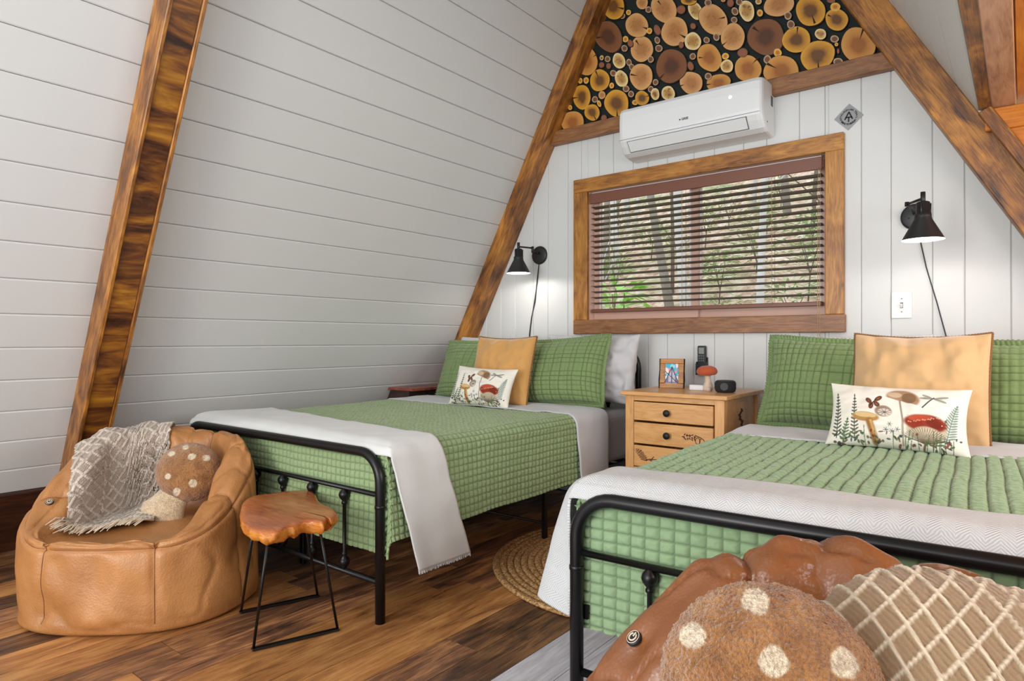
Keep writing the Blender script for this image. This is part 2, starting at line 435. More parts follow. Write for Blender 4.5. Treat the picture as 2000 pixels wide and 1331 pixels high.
# ------------------------------------------------------------------ left sloping wall (planks run along Y)
def vplank_me(name, L, wd, t=.018, c=.005, g=.0010):
    prof = [(g, 0), (wd-g, 0), (wd-g, t-c*.8), (wd-g-c, t), (g+c, t), (g, t-c*.8)]
    return prism(name, prof, 0, L, 'x')
wl = struct('wall_left')
sl_dir = Vector((SLb, 0, 1)).normalized(); nrm_l = Vector((1, 0, -SLb)).normalized()
# backing
M = frame((xl(-.02), YF, -.02), (0, 1, 0), sl_dir)
Lz = (ZR+.02)*math.sqrt(1+SLb**2)
pw = .1325*math.sqrt(1+SLb**2)
# frame: x along +Y, y up the slope, z = x cross y
zdir = Vector((0, 1, 0)).cross(sl_dir)
sgn = 1 if zdir.dot(nrm_l) > 0 else -1
obj('backing', box_me('backing', (0, 0, min(0, -sgn*.06)-.0 if sgn > 0 else .018), (Y0-YF, Lz, -.018 if sgn > 0 else .06)), MT['groove'], wl, M)
pm = vplank_me('wall_plank', Y0-YF, pw); pm.materials.append(MT['white'])
k0 = .102+.1325*1  # relative to CH
zz = CH+.102
while zz > -.1: zz -= .1325
while zz < ZR+.02:
    if sgn > 0: Mp = frame((xl(zz), YF, zz), (0, 1, 0), sl_dir) @ T(0, 0, -.018)
    else: Mp = frame((xl(zz), YF, zz), (0, 1, 0), sl_dir) @ Matrix.Diagonal((1, 1, -1, 1)) @ T(0, 0, -.018)
    obj('plank', pm, None, wl, Mp); zz += .1325
# dark board at the foot of the slope
bb = prism('baseboard_left', [(xl(0)+.0, 0), (xl(0)+.03, 0), (xl(.28)+.03, .28), (xl(.28), .285)], YF, Y0-.14, 'y', .002)
struct('baseboard_left', None)
def board(name, p0, p1, width, thick, side, mat, parent, bev=.003, cross=None, M2=None):
    """box from p0 to p1 (centre line), width along `side`, thickness along side x dir"""
    p0 = Vector(p0); p1 = Vector(p1); L = (p1-p0).length
    M = frame(p0, p1-p0, side)
    return obj(name, box_me(name, (0, -width/2, -thick/2), (L, width/2, thick/2), bev, 1), mat, parent, M)
bp = bpy.data.objects['baseboard_left']
board('board', (xl(.145)+.012, YF, .145), (xl(.145)+.012, Y0-.14, .145), .33, .024, sl_dir, MT['base'], bp)

# ------------------------------------------------------------------ right sloping wall above the dormer opening
wr = struct('wall_right')
sr_dir = Vector((-SRb, 0, 1)).normalized()
zs = CH+.955; n = 0
zd = Vector((0, 1, 0)).cross(sr_dir); nrm_r = Vector((-1, 0, -SRb)).normalized(); sg = 1 if zd.dot(nrm_r) > 0 else -1
pwr = .15; pm2 = vplank_me('wall_plank_right', Y0-YF, pwr); pm2.materials.append(MT['white'])
dz = pwr*sr_dir.z
z_ = zs
while z_ < ZR+.02:
    Mp = frame((xr(z_), YF, z_), (0, 1, 0), sr_dir)
    if sg < 0: Mp = Mp @ Matrix.Diagonal((1, 1, -1, 1))
    obj('plank', pm2, None, wr, Mp @ T(0, 0, -.018)); z_ += dz
Mb_ = frame((xr(zs), YF, zs), (0, 1, 0), sr_dir)
if sg < 0: Mb_ = Mb_ @ Matrix.Diagonal((1, 1, -1, 1))
obj('backing', box_me('backing', (0, 0, -.06), (Y0-YF, (ZR-zs)*math.sqrt(1+SRb**2)+.05, -.019)), MT['groove'], wr, Mb_)
# lower strip of the right slope next to the back wall (beside the dormer)
obj('lower_slope_panel', prism('lower_slope_panel', [(xr(0), 0), (xr(0)+.05, 0), (xr(zs)+.05, zs), (xr(zs), zs)], Y0-.14, Y0, 'y'), MT['white'], wr)

# dormer
dm = struct('ceiling_dormer')
ZD = CH+.945; YD = Y0-.15
board('header_beam', (xr(ZD)+.035, YF, ZD+.035), (xr(ZD)+.035, YD, ZD+.035), .07, .06, (1, 0, 0), MT['beam'], dm)
board('ceiling_board', (-.062, YF, ZD+.012), (-.062, YD, ZD+.012), .078, .02, (1, 0, 0), MT['pinkwood'], dm)
xx = -.022; k = 0
while xx < 1.25:
    board('ceiling_board', (xx+.07, YF, ZD+.03), (xx+.07, YD, ZD+.03), .138, .02, (1, 0, 0), MT['orange'], dm); xx += .14
obj('light_leak_cover', box_me('light_leak_cover', (xr(ZD)-.0, YF, ZD+.042), (1.3, Y0, ZD+.07)), MT['orange'], dm)  # unseen cover added to stop sky light leaking between the ceiling boards
# far end of the dormer: cross rail, panelling and a raking board along the rafter
we = struct('wall_dormer_end')
board('cross_rail', (-.125, YD-.012, ZD-.045), (1.25, YD-.012, ZD-.045), .088, .026, (0, 0, 1), MT['orange'], we)
zt = ZD-.086
for i in range(13):
    za = zt-i*.14; zb = max(0, za-.1385)
    if za <= 0: break
    obj('panel_board', prism('panel_board', [(xr(zb)+.02, zb), (1.25, zb), (1.25, za), (xr(za)+.02, za)], YD, YD+.02, 'y', .002), MT['orange'], we)
obj('backing', box_me('backing', (xr(.05)+.08-1.2, YD+.021, 0) if 0 else (.25, YD+.021, 0), (1.3, YD+.03, ZD+.04)), MT['orange'], we)  # unseen slab added to keep light from leaking through the end wall
rk0 = Vector((xr(ZD)+.018, YD-.02, ZD)); rk1 = Vector((xr(0.02)+.018, YD-.02, .02))
board('raking_board', rk0, rk1, .05, .03, Vector((1, 0, SRb)), MT['beam'], we)
wo = struct('wall_dormer_side', box_me('wall_dormer_side', (1.25, YF, 0), (1.3, Y0, ZD+.02)), MT['white'])

# ------------------------------------------------------------------ back wall
wb = struct('wall_back')
WX0, WX1, WZ0, WZ1 = -2.115, -.760, CH+.127, CH+.920      # clear window opening
GZ = CH+1.25                                               # underside of the gable trim
pxs = [951, 979, 1007, 1041, 1070, 1109, 1135, 1170, 1198, 1236, 1265, 1303, 1355, 1395, 1452, 1497, 1561, 1611, 1682, 1740, 1821, 1884, 1975]
gx = [atY(p, 660, Y0).x for p in pxs]
gx = [xl(0)]+[xl(0)+.13*i for i in range(1, 6) if xl(0)+.13*i < gx[0]-.05]+gx+[gx[-1]+.15*i for i in range(1, 6)]
gx = [g for g in gx if g < xr(0)]+[xr(0)]
def clip_board(x0, x1, z0, z1):
    """board rectangle clipped by both slopes"""
    P = [(x0, z0), (x1, z0), (x1, z1), (x0, z1)]
    def clip(P, f):
        out = []
        for i in range(len(P)):
            a = P[i]; b = P[(i+1) % len(P)]; fa = f(a); fb = f(b)
            if fa >= 0: out.append(a)
            if (fa >= 0) != (fb >= 0):
                t = fa/(fa-fb); out.append((a[0]+(b[0]-a[0])*t, a[1]+(b[1]-a[1])*t))
        return out
    P = clip(P, lambda p: p[0]-xl(p[1])); P = clip(P, lambda p: xr(p[1])-p[0]) if P else P
    return P
def backboard(x0, x1, z0, z1):
    P = clip_board(x0, x1, z0, z1)
    if len(P) < 3 or z1-z0 < .01: return
    # remove near-duplicates
    Q = []
    for p in P:
        if not Q or (abs(p[0]-Q[-1][0])+abs(p[1]-Q[-1][1])) > 1e-4: Q.append(p)
    if len(Q) < 3: return
    area_ = abs(sum(Q[i-1][0]*Q[i][1]-Q[i][0]*Q[i-1][1] for i in range(len(Q))))/2
    if area_ < .002: return
    obj('board', prism('board', Q, Y0, Y0+.018, 'y', .0035), MT['white'], wb)
for a, b in zip(gx[:-1], gx[1:]):
    a += .0005; b -= .0005
    lo, hi = 0.0, GZ+.02
    if b <= WX0-.01 or a >= WX1+.01: backboard(a, b, lo, hi)
    else:
        # split around the opening
        if a < WX0-.01: backboard(a, WX0-.01, lo, hi)
        if b > WX1+.01: backboard(WX1+.01, b, lo, hi)
        aa, b2 = max(a, WX0-.01), min(b, WX1+.01)
        backboard(aa, b2, lo, WZ0-.01); backboard(aa, b2, WZ1+.01, hi)
for (a, b, c, d) in ((xl(0)-.05, WX0-.01, 0, 2.4), (WX1+.01, xr(0)+.05, 0, 2.4), (WX0-.01, WX1+.01, 0, WZ0-.01), (WX0-.01, WX1+.01, WZ1+.01, 2.4)):
    P = clip_board(a, b, c, d); obj('sheathing', prism('sheathing', P, Y0+.0185, Y0+.10, 'y'), MT['groove'], wb)

# gable of log slices
gb = struct('wall_gable')
P = clip_board(-4, 2, GZ, ZR+.5)
obj('backing_panel', prism('backing_panel', P, Y0, Y0+.1, 'y'), MT['gablebg'], gb)
C4 = lambda l: [(1050+a/4.928, 20+b/4.928, c/4.928, d/4.928, e, t) for (a, b, c, d, e, t) in l]
C5 = lambda l: [(1250+a/6.656, b/6.656, c/6.656, d/6.656, e, t) for (a, b, c, d, e, t) in l]
C6 = lambda l: [(1450+a/6.653, b/6.653, c/6.653, d/6.653, e, t) for (a, b, c, d, e, t) in l]
logs = [(1200, 14, 23, 26, 0, 'Y')] + C4([
 (690,260,130,165,20,'D'),(960,150,115,120,0,'T'),(1083,205,27,32,0,'y'),(820,58,28,30,0,'S'),(880,25,25,28,0,'y'),(850,282,30,32,0,'y'),
 (900,325,28,38,20,'R'),(840,370,30,35,20,'S'),(1005,375,112,130,10,'T'),(480,500,110,135,0,'O'),(620,460,20,25,0,'W'),(677,472,30,30,0,'S'),
 (620,530,28,30,0,'R'),(688,540,25,30,0,'R'),(787,490,60,82,15,'W'),(883,505,28,35,10,'S'),(913,553,27,35,20,'S'),(605,680,100,108,0,'Y'),
 (421,685,22,30,0,'y'),(474,680,26,34,0,'y'),(737,612,32,32,0,'S'),(815,665,63,85,12,'W'),(717,728,24,30,0,'y'),(1005,645,118,128,0,'T'),
 (1098,480,30,33,0,'S'),(432,840,90,120,5,'Y'),(860,762,33,34,0,'S'),(557,862,30,32,0,'S'),(628,822,35,42,0,'T'),(768,900,118,140,0,'Y'),
 (907,812,30,32,0,'S'),(1012,850,72,70,0,'Y'),(322,942,20,26,0,'y'),(532,988,78,80,0,'Y'),(602,905,20,34,20,'y'),(643,1038,30,30,0,'R'),
 (345,1085,115,112,0,'O'),(1095,765,30,32,0,'S'),(1138,812,44,58,0,'W'),(1142,698,28,32,0,'S'),(942,890,30,28,0,'y'),(1155,292,27,36,10,'S'),
 (1170,370,36,37,0,'S'),(1158,195,33,55,15,'R')]) + C5([
 (35,45,75,88,0,'T'),(120,135,40,45,0,'S'),(315,120,160,205,25,'T'),(543,135,60,58,0,'R'),(640,15,110,60,0,'Y'),(722,140,90,132,25,'W'),
 (455,415,175,202,0,'T'),(700,350,38,42,0,'R'),(893,45,48,50,0,'S'),(960,265,172,235,35,'T'),(695,545,108,125,0,'W'),(875,530,42,42,0,'S'),
 (1002,490,42,55,20,'S'),(540,590,36,45,0,'R'),(415,865,208,228,0,'D'),(693,740,42,45,0,'S'),(665,865,40,65,15,'R'),(905,755,155,200,20,'O'),
 (1215,490,165,182,0,'T'),(1240,155,46,55,20,'S'),(1230,265,43,43,0,'S'),(1395,150,105,140,15,'W'),(1090,10,32,28,0,'T'),(1182,45,46,60,0,'R'),
 (1300,35,43,48,0,'S'),(1548,30,42,42,0,'W'),(1568,180,42,48,0,'y'),(1343,695,70,62,0,'R'),(1138,868,82,92,0,'W'),(1115,735,48,46,0,'y'),
 (1410,900,185,175,0,'O'),(895,1000,46,48,0,'S'),(1025,1080,170,112,10,'O'),(670,1080,150,155,0,'T'),(375,1220,92,98,0,'W')]) + C6([
 (310,485,240,255,0,'D'),(480,60,205,165,20,'T'),(890,150,203,200,0,'Y'),(600,215,50,55,0,'S'),(638,330,53,57,0,'S'),(708,525,198,172,25,'Y'),
 (462,690,55,55,0,'y'),(330,780,53,57,0,'S'),(510,925,245,195,0,'O'),(985,735,238,200,20,'Y'),(1020,450,76,74,0,'W'),(1228,260,152,150,0,'Y'),
 (1210,95,66,60,0,'y'),(1200,510,55,50,0,'S'),(1228,587,25,25,0,'y'),(1247,670,18,35,0,'R'),(1510,590,240,228,0,'O'),(1250,815,62,55,0,'S'),(1155,15,55,35,0,'R')])
lr = random.Random(5)
CRK = plain('crack_dark_brown', (50, 30, 16), .9)  # dark brown of the splits in the slices
def log_slice(pts, cen, t, th):
    n = len(pts); V = []; UV = []
    c = cen
    for (s_, dy) in ((1.0, 0), (1.0, -th*.8), (.955, -th)):
        for p in pts:
            q = c+(p-c)*s_; V.append((q.x-c.x, dy, q.z-c.z)); a = math.atan2(p.z-c.z, p.x-c.x); UV.append((math.cos(a)*s_, math.sin(a)*s_))
    for s_ in (.6, .25):
        for p in pts:
            q = c+(p-c)*s_; V.append((q.x-c.x, -th, q.z-c.z)); a = math.atan2(p.z-c.z, p.x-c.x); UV.append((math.cos(a)*s_, math.sin(a)*s_))
    V.append((0, -th, 0)); UV.append((0, 0)); Fc = []; mi = []
    for r_ in range(4):
        for k in range(n):
            k2 = (k+1) % n; Fc.append((r_*n+k, r_*n+k2, (r_+1)*n+k2, (r_+1)*n+k)); mi.append(1 if r_ < 2 else 0)
    for k in range(n): Fc.append((4*n+k, 4*n+(k+1) % n, 5*n)); mi.append(0)
    me = mesh('log_slice', V, Fc, False, UV, mi); me.materials.append(SL[t]); me.materials.append(MT['bark'])
    return obj('log_slice', me, None, gb, T(c.x, Y0, c.z))
placed = []
for (cx, cy, rx, ry, rot, t) in logs:
    cen = atY(cx, cy, Y0-.01); n = 30 if rx > 8 else 12; pts = []
    ph = [lr.random()*6.28 for _ in range(3)]; am = .035 if rx > 8 else .03
    for k in range(n):
        a = 2*PI*k/n; rr = 1+am*math.sin(2*a+ph[0])+am*.6*math.sin(3*a+ph[1])+am*.35*math.sin(5*a+ph[2])
        ex = rx*rr*math.cos(a); ey = ry*rr*math.sin(a); q = R(-rot)
        pts.append(atY(cx+ex*math.cos(q)+ey*math.sin(q)*-1*-1, cy-ey*math.cos(q)+ex*math.sin(q)*-1*-1, Y0-.01))
    pts = [Vector((p.x, 0, p.z)) for p in pts]; cen = Vector((cen.x, 0, cen.z))
    th = .014+.008*lr.random(); o = log_slice(pts, cen, t, th)
    rad = (pts[0]-pts[n//2]).length/2; placed.append((cen.x, cen.z, max(rad, (pts[n//4]-pts[3*n//4]).length/2)))
    if rx > 14 and t in 'TODY' and lr.random() < .8:
        a = lr.random()*6.28; ca, sa = math.cos(a), math.sin(a); r1 = rad*.95; r0 = rad*(.25+.3*lr.random()); wdt = rad*.07
        V = [(ca*r0, -th-.0008, sa*r0), (ca*r1-sa*wdt, -th-.0008, sa*r1+ca*wdt), (ca*r1+sa*wdt, -th-.0008, sa*r1-ca*wdt)]
        V += [(v[0], -th+.004, v[2]) for v in V]
        obj('crack', mesh('crack', V, [(0, 1, 2), (3, 5, 4), (0, 3, 4, 1), (1, 4, 5, 2), (2, 5, 3, 0)]), CRK, o, T(cen.x, Y0, cen.z))
# the part of the gable above the picture
tries = 0; cnt = 0
while tries < 6000 and cnt < 90:
    tries += 1; r_ = lr.choice([.075, .06, .05, .03, .02]) if tries < 2500 else .018
    z_ = CH+1.95+lr.random()*(ZR-CH-1.95); x_ = -2.6+lr.random()*2.4
    if x_-r_ < xl(z_) or x_+r_ > xr(z_): continue
    if any((x_-p[0])**2+(z_-p[1])**2 < (r_+p[2]+.004)**2 for p in placed): continue
    pts = [Vector((x_+r_*(1+.04*math.sin(2*a+cnt))*math.cos(a), 0, z_+r_*math.sin(a))) for a in [2*PI*k/20 for k in range(20)]]
    log_slice(pts, Vector((x_, 0, z_)), ('S' if r_ < .03 else lr.choice('YTOD')), .015); placed.append((x_, z_, r_)); cnt += 1
# horizontal trim under the gable
tr = struct('trim_1'); board('board', (xl(GZ)+.03, Y0-.022, GZ+.042), (xr(GZ)-.03, Y0-.022, GZ+.042), .085, .044, (0, 0, 1), MT['sill'], tr)

# ------------------------------------------------------------------ rafters
def rafter(name, side, y0, y1, offs, matf, mate, zlo=.02):
    r = struct(name)
    b, a = (SLb, SLa) if side < 0 else (-SRb, SRa)
    d = Vector((b, 0, 1)).normalized(); nn = Vector((1, 0, -b)).normalized() if side < 0 else Vector((-1, 0, b)).normalized()
    zt_ = ZR-.05
    p0 = Vector((a+b*(zlo-CH), (y0+y1)/2, zlo)); p1 = Vector((a+b*(zt_-CH), (y0+y1)/2, zt_))
    return r, d, nn, p0, p1
# back left
r, d, nn, p0, p1 = rafter('trim_2', -1, Y0-.13, Y0, .1, None, None)
board('rafter', p0+nn*.045, p1+nn*.045, .09, .13, nn, MT['beam'], r)
r, d, nn, p0, p1 = rafter('trim_3', 1, Y0-.13, Y0, .1, None, None)
board('rafter', p0+nn*.066, p1+nn*.066, .132, .13, nn, MT['beam'], r)
# front left free-standing rafter with edge boards
r, d, nn, p0, p1 = rafter('trim_4', -1, 1.04, 1.17, .1, None, None)
board('rafter', p0+nn*.06, p1+nn*.06, .115, .10, nn, MT['beamx'], r)
for ys in (1.04+.008, 1.17-.008):
    q0 = Vector((p0.x, ys, p0.z)); q1 = Vector((p1.x, ys, p1.z))
    board('edge_board', q0+nn*.063, q1+nn*.063, .126, .016, nn, MT['beam'], r)
# further rafters behind the camera's view (left side)
r, d, nn, p0, p1 = rafter('trim_5', -1, 1.04, 1.17, .1, None, None)
for ys in (-1.1,):
    q0 = Vector((p0.x, ys, p0.z)); q1 = Vector((p1.x, ys, p1.z)); board('rafter', q0+nn*.06, q1+nn*.06, .12, .13, nn, MT['beam'], r)

# ------------------------------------------------------------------ window
wn = struct('window_1')
Yt = Y0-.012
ox0, ox1, oz0, oz1 = -2.2145, -.677, CH+.04, CH+1.003
board('casing_board', (ox0, Yt, (WZ1+oz1)/2), (ox1, Yt, (WZ1+oz1)/2), oz1-WZ1, .03, (0, 0, 1), MT['trim'], wn)
board('casing_board', (ox0, Yt, (WZ0+oz0)/2), (ox1+.006, Yt, (WZ0+oz0)/2), WZ0-oz0, .034, (0, 0, 1), MT['sill'], wn)
board('casing_board', ((ox0+WX0)/2, Yt, WZ0), ((ox0+WX0)/2, Yt, WZ1), WX0-ox0, .03, (1, 0, 0), MT['trim'], wn)
board('casing_board', ((ox1+WX1)/2, Yt, WZ0), ((ox1+WX1)/2, Yt, WZ1), ox1-WX1, .03, (1, 0, 0), MT['trim'], wn)
JD = .11
for (a, b) in (((WX0-.01, Y0, WZ0-.01), (WX0, Y0+JD, WZ1+.01)), ((WX1, Y0, WZ0-.01), (WX1+.01, Y0+JD, WZ1+.01)),
               ((WX0, Y0, WZ0-.01), (WX1, Y0+JD, WZ0)), ((WX0, Y0, WZ1), (WX1, Y0+JD, WZ1+.01))):
    obj('jamb', box_me('jamb', a, b), MT['jambpink'], wn)
# sliding sashes
yg = Y0+.085; xm = (WX0+WX1)/2-.02
def sash(x0, x1, y, mt, wd=.044):
    parts = [boxVF((x0, y-.014, WZ0+.004), (x0+wd, y+.014, WZ1-.004)), boxVF((x1-wd, y-.014, WZ0+.004), (x1, y+.014, WZ1-.004)),
             boxVF((x0+wd, y-.014, WZ0+.004), (x1-wd, y+.014, WZ0+.004+wd)), boxVF((x0+wd, y-.014, WZ1-.004-wd), (x1-wd, y+.014, WZ1-.004))]
    s_ = obj('sash_frame', mesh('sash_frame', *join(parts)), mt, wn)
    obj('pane', box_me('pane', (x0+wd-.002, y-.002, WZ0+wd), (x1-wd+.002, y+.002, WZ1-wd)), MT['glass'], s_)
    lin_ = [boxVF((x0+wd-.004, y-.016, WZ0+wd), (x0+wd+.004, y-.012, WZ1-wd)), boxVF((x1-wd-.004, y-.016, WZ0+wd), (x1-wd+.004, y-.012, WZ1-wd)),
            boxVF((x0+wd, y-.016, WZ0+wd), (x1-wd, y-.012, WZ0+wd+.007)), boxVF((x0+wd, y-.016, WZ1-wd-.007), (x1-wd, y-.012, WZ1-wd))]
    obj('glazing_bead', mesh('glazing_bead', *join(lin_)), MT['vinylwhite'], s_)
sash(WX0+.002, xm+.02, yg-.014, MT['vinyl']); sash(xm-.02, WX1-.002, yg+.016, MT['vinyl'])
# venetian blind
bl = thing('window_blind', 'dark brown horizontal slatted blind hung inside the window', 'blind', T(WX0+.01, Y0, WZ1))
bx0, bx1 = WX0+.012, WX1-.022
obj('valance', box_me('valance', (bx0-.004, Y0-.005, WZ1-.075), (bx1+.004, Y0+.008, WZ1-.012), .002, 1), MT['valance'], bl)
obj('headrail', box_me('headrail', (bx0, Y0+.008, WZ1-.05), (bx1, Y0+.055, WZ1-.004), .002, 1), MT['vinylwhite'], bl)
zbot = WZ0+.075; ztop_ = WZ1-.095; ns = 18
sm = bpy.data.meshes.new('slat'); Vs = []; Fs = []
prof = [(-.024, -.0015), (-.012, .0012), (0, .002), (.012, .0012), (.024, -.0015), (.024, -.0042), (.012, -.0015), (0, -.0007), (-.012, -.0015), (-.024, -.0042)]
sm = prism('slat', prof, bx0, bx1, 'x'); sm.materials.append(MT['slat'])
for i in range(ns):
    zz = zbot+.03+(ztop_-zbot-.03)*i/(ns-1)
    obj('slat', sm, None, bl, T(0, Y0+.030, zz) @ RX(R(-7)))
obj('bottom_rail', box_me('bottom_rail', (bx0, Y0+.006, zbot-.03), (bx1, Y0+.054, zbot-.008), .003, 1), MT['valance'], bl)
for fx in (.1, .45, .82):
    xx = bx0+(bx1-bx0)*fx
    for yy in (Y0+.0035, Y0+.0565): tube('ladder_cord', [(xx, yy, zbot-.02), (xx, yy, WZ1-.05)], .0011, MT['cord'], bl, 6)
    kn = []
    for q in range(9):
        a = q/8*2*PI; kn.append((xx+.014*math.sin(a), Y0-.001, zbot-.012+.012*math.sin(2*a)))
    tube('cord_knot', kn, .0022, MT['cord'], bl, 6)
for dx in (0, .009): tube('pull_cord', [(bx1-.012+dx, Y0-.008, WZ1-.06), (bx1-.01+dx, Y0-.03, WZ0-.02), (bx1-.01+dx, Y0-.03, .78)], .0013, MT['cord'], bl, 6)

# ------------------------------------------------------------------ wooded hillside outside
def hillz(x, y): return -.2+.42*(y-4)+.0*x
n1_, n2_ = 90, 90
gxv, gyv = np.meshgrid(np.linspace(-30, 26, n1_), np.linspace(Y0+.4, 34, n2_), indexing='ij')
gz = -.6+.40*(gyv-4)+.25*vnoise(gxv*.6, gyv*.6)+.06*vnoise(gxv*3, gyv*3)
def ground(): 
    s = NT('leaf_litter', .95); v = s.coord('Object'); a = s.noise(v, 5, 6, .75); b = s.noise(v, .8, 3)
    c = s.ramp(a, [(.3, (120, 90, 70)), (.42, (188, 150, 120)), (.56, (226, 198, 170)), (.7, (246, 238, 226))])
    s.color(s.mix(s.ramp(b, [(.52, (0, 0, 0, 1)), (.66, (.6, .6, .6, 1))]), c, lin((116, 150, 76)))); s.bump(a, 1, .1); return s.m
hill = obj('hillside', fast_mesh('hillside', np.stack([gxv, gyv, gz], -1).reshape(-1, 3), grid_faces(n1_, n2_)), ground()); hill['kind'] = 'structure'
def hz(x, y): return -.6+.40*(y-4)
barks = [plain('bark_grey', (150, 140, 126), .9, bump=.8, bscale=25, var=.4), plain('bark_brown', (120, 104, 88), .9, bump=.8, bscale=25, var=.4), plain('bark_pale', (206, 200, 190), .9, bump=.6, bscale=25, var=.3)]
tr_ = random.Random(21)
def tree(x, y, r_, h, lean, k):
    t = thing('bare_tree', 'slender bare tree with %s bark on the hillside beyond the window' % ('grey', 'brown', 'pale')[k], 'tree', T(x, y, hz(x, y)-.1), ('bare grey-barked trees outside', 'bare brown-barked trees outside', 'bare pale-barked trees outside')[k])
    z0 = hz(x, y)-.2; pts = []; rr = []
    for i in range(8):
        f = i/7; pts.append((x+lean*f*h+.12*math.sin(f*5+x), y+.1*math.sin(f*4+y), z0+h*f)); rr.append(r_*(1-.75*f))
    tube('trunk', pts, rr, barks[k], t, 8)
    parts = []
    for j in range(6):
        f = .12+.8*tr_.random(); b = Vector((x+lean*f*h+.12*math.sin(f*5+x), y, z0+h*f)); a = tr_.random()*6.28; L = h*.22*(1-.5*f)
        d = Vector((math.cos(a), .5*math.sin(a), .5+.5*tr_.random())); e = b+d*L; m_ = b+d*L*.5+Vector((0, 0, .06*L))
        parts.append(sweep([b, m_, e], [r_*.2, r_*.12, r_*.04], 5))
        e2 = m_+Vector((-d.x*.4, .1, .8))*L*.5; parts.append(sweep([m_, e2], [r_*.1, r_*.03], 4))
    o = obj('branches', mesh('branches', *join(parts), True), barks[k], t)
    o['kind'] = 'stuff'
spots = []
def free(x, y, r_):
    if any((x-a)**2+((y-b)*1.0)**2 < (r_+c)**2 for a, b, c in spots): return False
    spots.append((x, y, r_)); return True
for i in range(60):
    Yt_ = 5.2+tr_.random()**1.2*13; px = 1120+tr_.random()*560
    p = atY(px, 500, Yt_)
    if len(spots) > 17 or not free(p.x, Yt_, .42): continue
    tree(p.x, Yt_, (.012+.05*tr_.random()**2+.002*Yt_), 4.5+5*tr_.random(), (tr_.random()-.35)*.18, tr_.choice([0, 1, 2, 2]))
def leafmat(name, c, c2):
    s = NT(name, .5); oi = s.coord('Object'); s.color(s.mix(s.noise(oi, 14, 3), lin(c), lin(c2))); return s.m
LG = [leafmat('bright_leaf', (120, 178, 62), (170, 214, 100)), leafmat('soft_leaf', (118, 150, 84), (168, 190, 130))]
def shrub(x, y, z, r_, nl, ls, k, lab):
    t = thing('leafy_shrub', lab, 'shrub', T(x, y, z), None if k == 0 else 'shrubs outside')
    V = []; Fc = []
    for i in range(nl):
        a = tr_.random()*6.28; e = math.acos(2*tr_.random()-1); rr = r_*tr_.random()**.4
        c = Vector((x+rr*math.sin(e)*math.cos(a), y+rr*math.sin(e)*math.sin(a), z+rr*math.cos(e)))
        d = Vector((math.cos(a), math.sin(a)*.6, -.35+.9*tr_.random())).normalized(); s_ = d.cross(Vector((0, 0, 1))).normalized(); n_ = s_.cross(d)
        o = len(V); V += [c, c+d*ls*.5+s_*ls*.16+n_*.01, c+d*ls, c+d*ls*.5-s_*ls*.16+n_*.01]; Fc += [(o, o+1, o+2, o+3)]
    o = obj('foliage', mesh('foliage', V, Fc), LG[k], t); o['kind'] = 'stuff'
    st = [sweep([(x, y, hz(x, y)-.1), (x+.03, y, (hz(x, y)+z)/2), (x+r_*.4*math.cos(q), y, z+r_*.3)], [.012, .009, .004], 5) for q in (0, 2, 4)]
    obj('stem', mesh('stem', *join(st), True), barks[1], t)
p = atY(1205, 572, 4.7); shrub(p.x, 4.7, p.z-.06, .17, 70, .16, 0, 'bright green broad-leaved shrub low in the left half of the window')
p = atY(1280, 612, 4.8); shrub(p.x, 4.8, p.z-.1, .16, 60, .15, 0, 'small bright green shrub at the bottom of the window left of its mullion')
for i in range(120):
    Yt_ = 5.8+tr_.random()*10; p = atY(1130+tr_.random()*500, 500, Yt_); rr = .25+.3*tr_.random()
    if len(spots) > 36 or not free(p.x, Yt_, rr*1.1): continue
    shrub(p.x, Yt_, hz(p.x, Yt_)+rr*.6+tr_.random()*.5, rr, 260, .1, 1, 'soft green undergrowth shrub among the trees beyond the window')

# ------------------------------------------------------------------ round jute rug
rg = thing('jute_rug', 'round braided jute rug lying between the two beds', 'rug', T(-1.27, 2.52, 0))
V, Fc = [], []
for i in range(21):
    r0 = .632-i*.0296; n = max(18, int(150*r0/.63)); pr = []
    for k in range(n):
        a = 2*PI*k/n; pr.append((-1.27+r0*math.cos(a), 2.52+r0*math.sin(a), .009))
    nn_ = 8; VV = []; 
    for k in range(n*2):
        a = PI*k/n; tw = 1+.10*math.sin(k*PI)+.13*(k % 2)
        for q in range(nn_):
            b = 2*PI*q/nn_; VV.append((-1.27+(r0+.0150*tw*math.cos(b))*math.cos(a), 2.52+(r0+.0150*tw*math.cos(b))*math.sin(a), max(.001, .008+.008*tw*math.sin(b))))
    me = mesh('braid_ring', VV, [tuple(q) for q in np.stack([(lambda i_, j_: (i_*nn_+j_, ((i_+1) % (n*2))*nn_+j_, ((i_+1) % (n*2))*nn_+(j_+1) % nn_, i_*nn_+(j_+1) % nn_))(i_, j_) for i_ in range(n*2) for j_ in range(nn_)])], True)
    obj('braid_ring', me, MT['jute'], rg)

